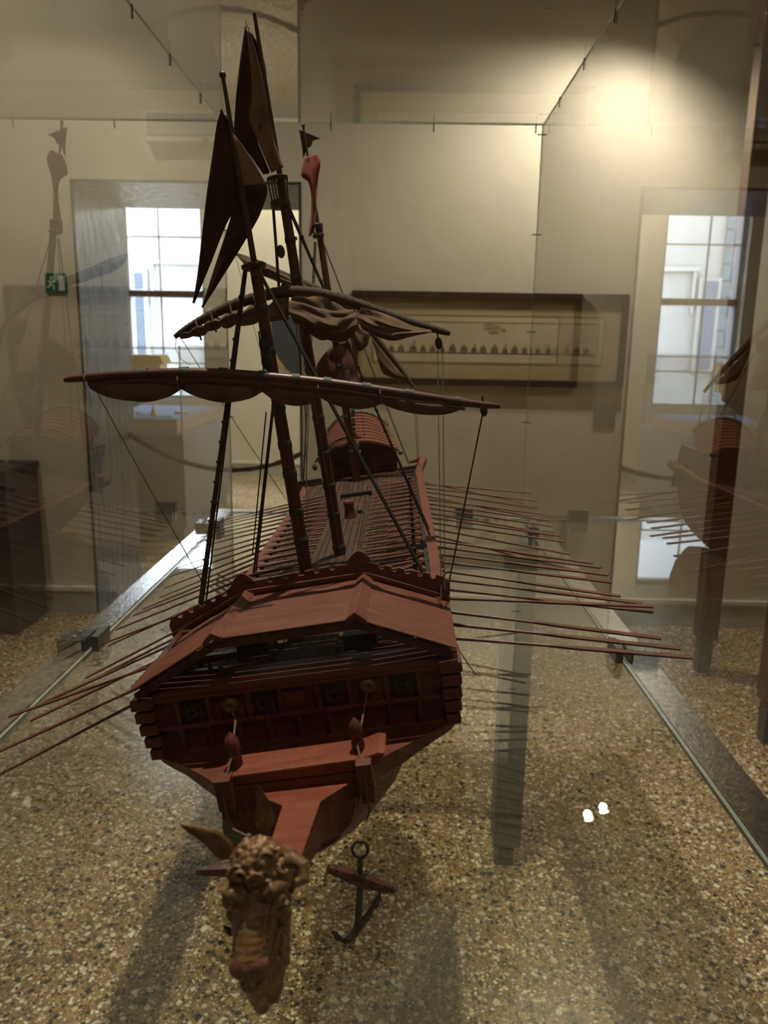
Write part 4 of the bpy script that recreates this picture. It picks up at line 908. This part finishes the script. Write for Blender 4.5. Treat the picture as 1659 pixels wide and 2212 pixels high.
mA = mast(.16, -.001, -.02, .365, .0075, .0056, (.082, .1135, .154, .1845, .2235, .279, .321), .5385, .0032, .0034)
P_(MB().lathe((-.002, .16, .358), (0, 0, 1), [(.007, 0), (.0125, .003), (.0125, .006), (.009, .008)], 16).box(-.0035, .0015, .150, .170, .352, .359), 'mast_top', 'frame', mA, smooth=40)
m = MB().ball((-.003, .150, .270), .006, 10, (1, .8, 1.5)).ball((-.003, .1505, .287), .0055, 10, (1, .8, 1.4)).tube([(-.006, .149, .30), (-.008, .148, .25)], .0009, 6).tube([(.000, .149, .30), (.002, .148, .25)], .0009, 6)
P_(m, 'pulley_block', 'dark', mA, smooth=60)
mB_ = mast(.455, .003, -.02, .500, .0088, .0062, (-.003, .046, .0888, .1357, .1864, .2524, .377, .4262), .706, .0040, 0)
m = MB().lathe((-.002, .455, .466), (0, 0, 1), [(.009, 0), (.0140, .003), (.0140, .010), (.010, .012)], 18)
P_(m, 'top_ring', 'frame', mB_, smooth=40)
m = MB().lathe((-.001, .455, .502), (0, 0, 1), [(.0135, 0), (.0145, .002), (.0145, .004), (.0125, .005)], 18)
P_(m, 'top_disc', 'frame', mB_, smooth=40)
for a in range(6):
    c, q = math.cos(a * math.pi / 3 + .3), math.sin(a * math.pi / 3 + .3)
    P_(MB().bar((-.002 + .0105 * c, .455 + .0105 * q, .474), (-.001 + .0130 * c, .455 + .0130 * q, .503), .0026, .0018), 'top_stave', 'reddark', mB_)
P_(MB().ball((-.011, .447, .412), .0070, 12, (.8, .7, 1.25)), 'pulley_block', 'dark', mB_, smooth=60)
P_(MB().ball((-.013, .445, .362), .0085, 12, (.8, .7, 1.25)), 'pulley_block', 'dark', mB_, smooth=60)
P_(MB().box(.004, .013, .448, .452, .424, .428), 'cleat', 'frame', mB_)
mC = mast(1.055, -.005, -.012, .534, .0088, .0066, (.06, .137, .247, .38), .733, .0038, .0040)
m = MB().lathe((-.0077, 1.055, .512), (0, 0, 1), [(.010, 0), (.013, .003), (.013, .006), (.009, .009)], 16).lathe((-.0077, 1.055, .536), (0, 0, 1), [(.0115, 0), (.0125, .002), (.0115, .004)], 16)
for a in range(6): m.bar((-.0077 + .009 * math.cos(a), 1.055 + .009 * math.sin(a), .519), (-.0077 + .0115 * math.cos(a), 1.055 + .0115 * math.sin(a), .537), .0028, .002)
P_(m, 'mast_top', 'frame', mC, smooth=40)
m = MB().lathe((.006, 1.043, .185), (.1, 0, 1), [(.004, 0), (.005, .002), (.005, .05), (.004, .052)], 8)
for k in range(6): m.ball((.006 + .0008 * k, 1.042, .10 + .010 * k), .0045, 8)
P_(m, 'rope_bundle', 'rope', mC, smooth=60)
P_(MB().ball((.009, 1.043, .075), .006, 8, (.8, .6, 2.2)).ball((.011, 1.043, .058), .004, 8, (1, .6, 1.6)), 'frayed_rope', 'ropetan', mC, smooth=60)
# yards
def yard(name, pts, r_mid, r_end, mt, bands, par, pw=.7, n=40):
    P = [along(pts, k / n) for k in range(n + 1)]
    rs = [r_end + (r_mid - r_end) * math.sin(math.pi * k / n) ** pw for k in range(n + 1)]
    o = P_(MB().tube(P, rs, 12), name, mt, par, smooth=60)
    for t in bands:
        k = t * n; p = along(pts, t - .008); q = along(pts, t + .008); rr_ = r_end + (r_mid - r_end) * math.sin(math.pi * t) ** pw
        P_(MB().tube([p, q], rr_ + .0010, 12), 'yard_band', 'band', o, smooth=40)
    return o
def drape(top, bot, depth, name, mt, par, n=60, fold=.14, seed=0, off=0.0, ties=()):
    q = random.Random(seed); ph = [q.uniform(0, 6.3) for _ in range(4)]; rows = []; m_ = 28
    for k in range(n + 1):
        t = k / n; a, b = along(top, t), along(bot, t); c = (a + b) / 2; ax = (b - a) / 2; e = min(1, 3.5 * min(t, 1 - t) + .12); row = []
        pin = 1 - sum(.42 * math.exp(-((t - u) / .030) ** 2) for u in ties)
        for i in range(m_):
            th_ = i / m_ * 2 * math.pi
            pl = math.sin(5 * th_ + ph[0] + 3.2 * math.sin(math.pi * t + ph[1])) * .8 + math.sin(9 * th_ + ph[2] - 4.5 * t) * .45 + .35 * math.sin(3 * th_ + 8 * t + ph[3])
            f_ = (1 + fold * pl) * (.75 + .25 * pin)
            row.append(tuple(a + ax * (1 - pin) * .25 + (c - a) + ax * math.cos(th_) * (1 + .5 * (f_ - 1)) * pin + Vector((0, 1, 0)) * (math.sin(th_) * depth * e * f_ + off)))
        rows.append(row)
    return P_(MB().loft(rows), name, mt, par, smooth=75)
yA = yard('yard', [(x, s - .012, z) for x, s, z in D['yard_fore']], .0058, .0022, 'reddark', (.27, .345, .415, .485, .55, .615, .69, .77, .86), ship)
P_(MB().tube([(x, s - .013 - .002, z - .006) for x, s, z in D['yard_fore'][1:-1]], [.002, .003, .0036, .0036, .0036, .003, .0016], 10), 'lower_spar', 'reddark', yA, smooth=60)
ty = D['sail_fore_ties']; sag = (.0130, .0115, .0105, .0085, .0080)
for i in range(5):
    a, b = Vector(ty[i]), Vector(ty[i + 1]); tp = []; bt = []
    for k in range(9):
        t = k / 8; p = a.lerp(b, t); h_ = math.sin(math.pi * t) ** .75
        tp.append(p + Vector((.0, -.009, .0070 - .002 * h_))); bt.append(p + Vector((0, -.010, -.0035 - sag[i] * h_)))
    drape(tp, bt, .0075, 'furled_sail', 'sail', yA, 36, .12, i)
    P_(MB().tube([a + Vector((0, -.019, -.004)), a + Vector((.0003, -.0195, .006)), a + Vector((0, -.010, .0135))], .0006, 6), 'sail_tie', 'ropetan', yA)
yB = yard('yard', [(x, s - .006, z) for x, s, z in D['yard_main']], .0075, .0030, 'yardcloth', (), ship, .8)
m = MB()
for k in range(46):
    t = .05 + .9 * k / 45; p = along(D['yard_main'], t); q = along(D['yard_main'], t + .004); rr_ = .0030 + .0045 * math.sin(math.pi * t) ** .8 + .0007
    m.tube([p + Vector((0, -.006, 0)), q + Vector((0, -.006, 0))], rr_, 10)
P_(m, 'spar_binding', 'yardcloth', yB, smooth=50)
drape(D['mainL_top'], D['mainL_bot'], .010, 'furled_sail', 'sail', yB, 70, .26, 3, -.004, (.14, .30, .47, .64, .82))
drape(D['mainC_top'], D['mainC_bot'], .014, 'furled_sail', 'sail', yB, 70, .34, 5, -.006, (.02, .97))
drape(D['mainR_top'], D['mainR_bot'], .013, 'furled_sail', 'sail', yB, 70, .22, 8, -.006, (.03,))
def midp(a, b, t): return tuple(Vector(a).lerp(Vector(b), t))
drape([midp(D['mainC_top'][i], D['mainC_bot'][i], .2) for i in range(5)], [tuple(Vector(midp(D['mainC_top'][i], D['mainC_bot'][i], .78)) + Vector((0, -.012, 0))) for i in range(5)], .010, 'sail_fold', 'sail', yB, 40, .3, 12, -.012)
drape([midp(D['mainR_top'][i], D['mainR_bot'][i], .35) for i in range(5)], [tuple(Vector(midp(D['mainR_top'][i], D['mainR_bot'][i], .85)) + Vector((0, -.006, 0))) for i in range(5)], .008, 'sail_fold', 'sail', yB, 40, .25, 14, -.012)
for t in (.14, .20, .27, .34): 
    p = along(D['yard_main'], t); P_(MB().tube([p + Vector((0, -.012, .004)), p + Vector((.003, -.020, -.012)), p + Vector((.004, -.016, -.024))], .0013, 6), 'sail_tie', 'sail', yB)
P_(MB().box(.0915 - .045, .0915 - .036, .40, .404, .268, .279), 'paper_tag', 'ropetan', yB)
yC = yard('yard', D['yard_mizzen'], .0075, .0030, 'yardcloth', (), ship, .8)
drape(D['mizL_top'], D['mizL_bot'], .010, 'furled_sail', 'sail', yC, 40, .2, 21)
drape(D['mizM_top'], D['mizM_bot'], .012, 'furled_sail', 'sail', yC, 30, .2, 22)
drape(D['mizR_top'], D['mizR_bot'], .006, 'furled_sail', 'sail', yC, 30, .15, 23)
# flags
def sheet(cols, name, mt, par, wave=.004, seed=0, nu=5, nv=26, th=.0006):
    q = random.Random(seed); p1, p2, p3 = (q.uniform(0, 6) for _ in range(3)); rows = []
    for k in range(nv + 1):
        v = k / nv; cp = [along(c, v) for c in cols]; row = []
        for j in range(len(cols) - 1):
            for i in range(nu + (j == len(cols) - 2)):
                u = i / nu; p = cp[j].lerp(cp[j + 1], u); g_ = (j + u) / (len(cols) - 1)
                row.append(tuple(p + Vector((0, wave * (math.sin(7 * g_ + p1 + 2 * v) * .6 + math.sin(11 * v + p2 + 4 * g_) * .5 + math.sin(17 * g_ + 5 * v + p3) * .3), 0))))
        rows.append(row)
    o = P_(MB().grid(rows), name, mt, par, smooth=80, fix=False)
    so = o.modifiers.new('thickness', 'SOLIDIFY'); so.thickness = th; so.offset = 0
    return o
fa = sheet([D['flagA_l'], D['flagA_m']], 'flag_tail', 'flagdark', mA, .003, 1)
sheet([D['flagA_m2'], D['flagA_r']], 'flag_tail', 'flagdark', mA, .003, 2)
sheet([D['flagA_fold_l'], D['flagA_fold_r']], 'flag_fold', 'flagbrown', mA, .0015, 3)
sheet([D['flagB_l'], D['flagB_m']], 'pennant', 'flagdark', mB_, .003, 4)
sheet([D['flagB_m2'], D['flagB_r']], 'pennant_fold', 'flagbrown', mB_, .002, 5)
sheet([D['flagB_back_l'], D['flagB_back_r']], 'pennant_back', 'flagdark', mB_, .002, 6)
m = MB().prism([(x, z) for x, s, z in D['flagC_cut']], 1.0575, 1.0583); P_(m, 'torn_pennant', 'flagdark', mC)
sheet([D['flagC2_l'], D['flagC2_r']], 'torn_pennant', 'flagred', mC, .004, 8)
sheet([D['banner_l'], D['banner_r']], 'hanging_banner', mat('dark_red_banner', (.10, .03, .022), (.14, .045, .035), .9, 30), mC, .003, 9)
# rigging
thick = dict(fl1=.0017, fl2=.0013, fl3=.0010, fl4=.0013, fl5=.0009, fl6=.0007, fr1=.0013, fr2=.0011, mr1=.0011, mr2=.0015, cr1=.0013, cl1=.0016, cl2=.0010, ml1=.0020, bk1=.0007, bk2=.0007, ak=.0008, th1=.0006, th2=.0006, ml2=.0006)
knots = dict(fl1=15, mr2=14, cl1=16, fl2=9)
names = dict(f='fore_rope', m='main_rope', c='mizzen_rope', b='block_rope', a='block_rope', y='yard_rope', t='thin_rope')
for k, (a, b) in sorted(D['ropes'].items()):
    r_ = thick.get(k, .0005); a, b = Vector(a), Vector(b); sg = .012 * (b - a).length if r_ < .0007 else 0
    m = MB().tube([a.lerp(b, i / 12) - Vector((0, 0, sg * math.sin(math.pi * i / 12))) for i in range(13)], r_, 6)
    for i in range(knots.get(k, 0)):
        t = .08 + .9 * i / knots[k]; p = a.lerp(b, t); m.ball(p, r_ * 1.75, 6, (1.1, 1, .8))
    P_(m, names[k[0]], 'ropetan' if k in ('fr1', 'fr2', 'th1', 'bk2') and k[0] == 't' else 'rope', smooth=70)
for (x, s, z), r_ in ((D['ropes']['bk1'][0], .0072), (D['ropes']['ak'][0], .0052)):
    P_(MB().ball((x + .002, s, z + .004), r_, 12, (.72, .6, 1.2)).tube([(x + .002, s, z + .006), (x + .002, s, z + .018)], .0011, 6), 'pulley_block', 'dark', smooth=60)
a = Vector(D['yard_main'][0]); P_(MB().tube([a + Vector((.001, -.004, -.002)), a + Vector((-.003, -.004, -.016)), a + Vector((.002, -.004, -.03)), a + Vector((.014, -.004, -.040))], .0004, 5), 'loose_thread', 'ropetan')
P_(MB().tube([(.146, .02, -.004), (.152, .015, -.016), (.158, .012, -.026)], .0005, 5), 'loose_thread', 'rope')
m = MB(); q = random.Random(3)
for k in range(26):
    t = k / 26; m.ball((.1405 + .003 * math.sin(k * 1.7) + .004 * math.sin(t * 3), .14 + .25 * t, .001 - .010 * math.sin(t * 3.1) * .3), .0024, 6, (1, 1.2, .8))
P_(m, 'rail_chain', 'rope', smooth=60)
# anchors (they hang on their cables, so each is a thing of its own)
def anchor(lab, pos, rz, cable, level=False):
    t = thing('anchor', lab, 'anchor', pos, None); t.rotation_euler.z = rz
    sh = MB().tube([(0, 0, -.002), (0, 0, -.035), (-.001, 0, -.061)], [.0022, .0024, .0030], 10)
    sh.tube([(-.0175, 0, -.070), (-.0145, 0, -.0735), (-.0105, 0, -.0755), (-.005, 0, -.071), (-.001, 0, -.063), (.006, 0, -.054), (.0105, 0, -.044), (.0135, 0, -.036)], [.0016, .0018, .0024, .0034, .0036, .0026, .0020, .0014], 10)
    sh.build('shank', M['iron'], t, smooth=60)
    m = MB()
    for c, d in (((.0138, 0, -.039), (.25, 0, .95)), ((-.0170, 0, -.0715), (-.6, 0, .7))):
        c = Vector(c); d = Vector(d).normalized(); sd = Vector((0, 1, 0)); n_ = d.cross(sd)
        w_ = .0062 if c.x > 0 else .0045; l_ = .0095 if c.x > 0 else .006
        pl = [c - d * l_ * .6 - sd * w_ * .45, c - d * l_ * .6 + sd * w_ * .45, c + d * .1 * l_ + sd * w_ * .7, c + d * l_, c + d * .1 * l_ - sd * w_ * .7]
        m.add([p + n_ * .0009 for p in pl] + [p - n_ * .0009 for p in pl], [(0, 1, 2, 3, 4), (9, 8, 7, 6, 5)] + [(i, (i + 1) % 5, (i + 1) % 5 + 5, i + 5) for i in range(5)])
    m.build('fluke', M['iron'], t)
    a, b = Vector((-.0235, -.004, -.0105)), Vector((.0255, .004, -.0335))
    if level: a, b = Vector((-.0400, 0, -.0200)), Vector((.0290, 0, -.0150))
    st = MB().tube([a, a.lerp(b, .12), a.lerp(b, .5), a.lerp(b, .88), b], [.0030, .0038, .0060, .0038, .0028], 8).build('stock', M['reddark'], t, smooth=30)
    m = MB()
    for u in (.10, .36, .64, .88): m.tube([a.lerp(b, u - .018), a.lerp(b, u + .018)], (.0042 if u in (.10, .88) else .0056), 8)
    m.build('stock_band', M['iron'], st, smooth=40)
    MB().tube([(.0058 * math.cos(u), .0012 * math.sin(u), .0030 + .0062 * math.sin(u)) for u in [i / 18 * 2 * math.pi for i in range(19)]], .0011, 8).build('ring', M['iron'], t, smooth=60)
    P_(MB().tube(cable[:-1], .0009, 7), 'anchor_cable', 'ropetan', ship, smooth=60)
    top_ = SM @ Vector(cable[-2]) - Vector(pos)
    MB().tube([top_ + Vector((0, 0, -.0015)), (0, 0, .010)], .0009, 7).ball((.0, 0, .0105), .0026, 8).build('cable', M['ropetan'], t, smooth=60)
    return t
SM = Matrix.Translation(ship.location) @ Matrix.Rotation(R(-9.0), 4, 'Y')
ax = Vector((-.0222, .502, 1.1365))
anchor('small iron anchor with banded red stock hanging on a cord beside the gilded goat head', ax, 0.0,
       [((.0625, .000, -.0190)), ((.0585, -.030, -.028)), ((.056, -.082, -.030)), ((.060, -.101, -.048)), ((.060, -.102, -.072)), None])
ay = Vector((-.1055, .508, 1.133))
anchor('second iron anchor hanging half hidden behind the gilded goat head', ay, 0.0,
       [((-.061, .000, -.021)), ((-.050, -.030, -.022)), ((-.043, -.080, -.026)), ((-.049, -.101, -.045)), ((-.049, -.102, -.072)), None], True)
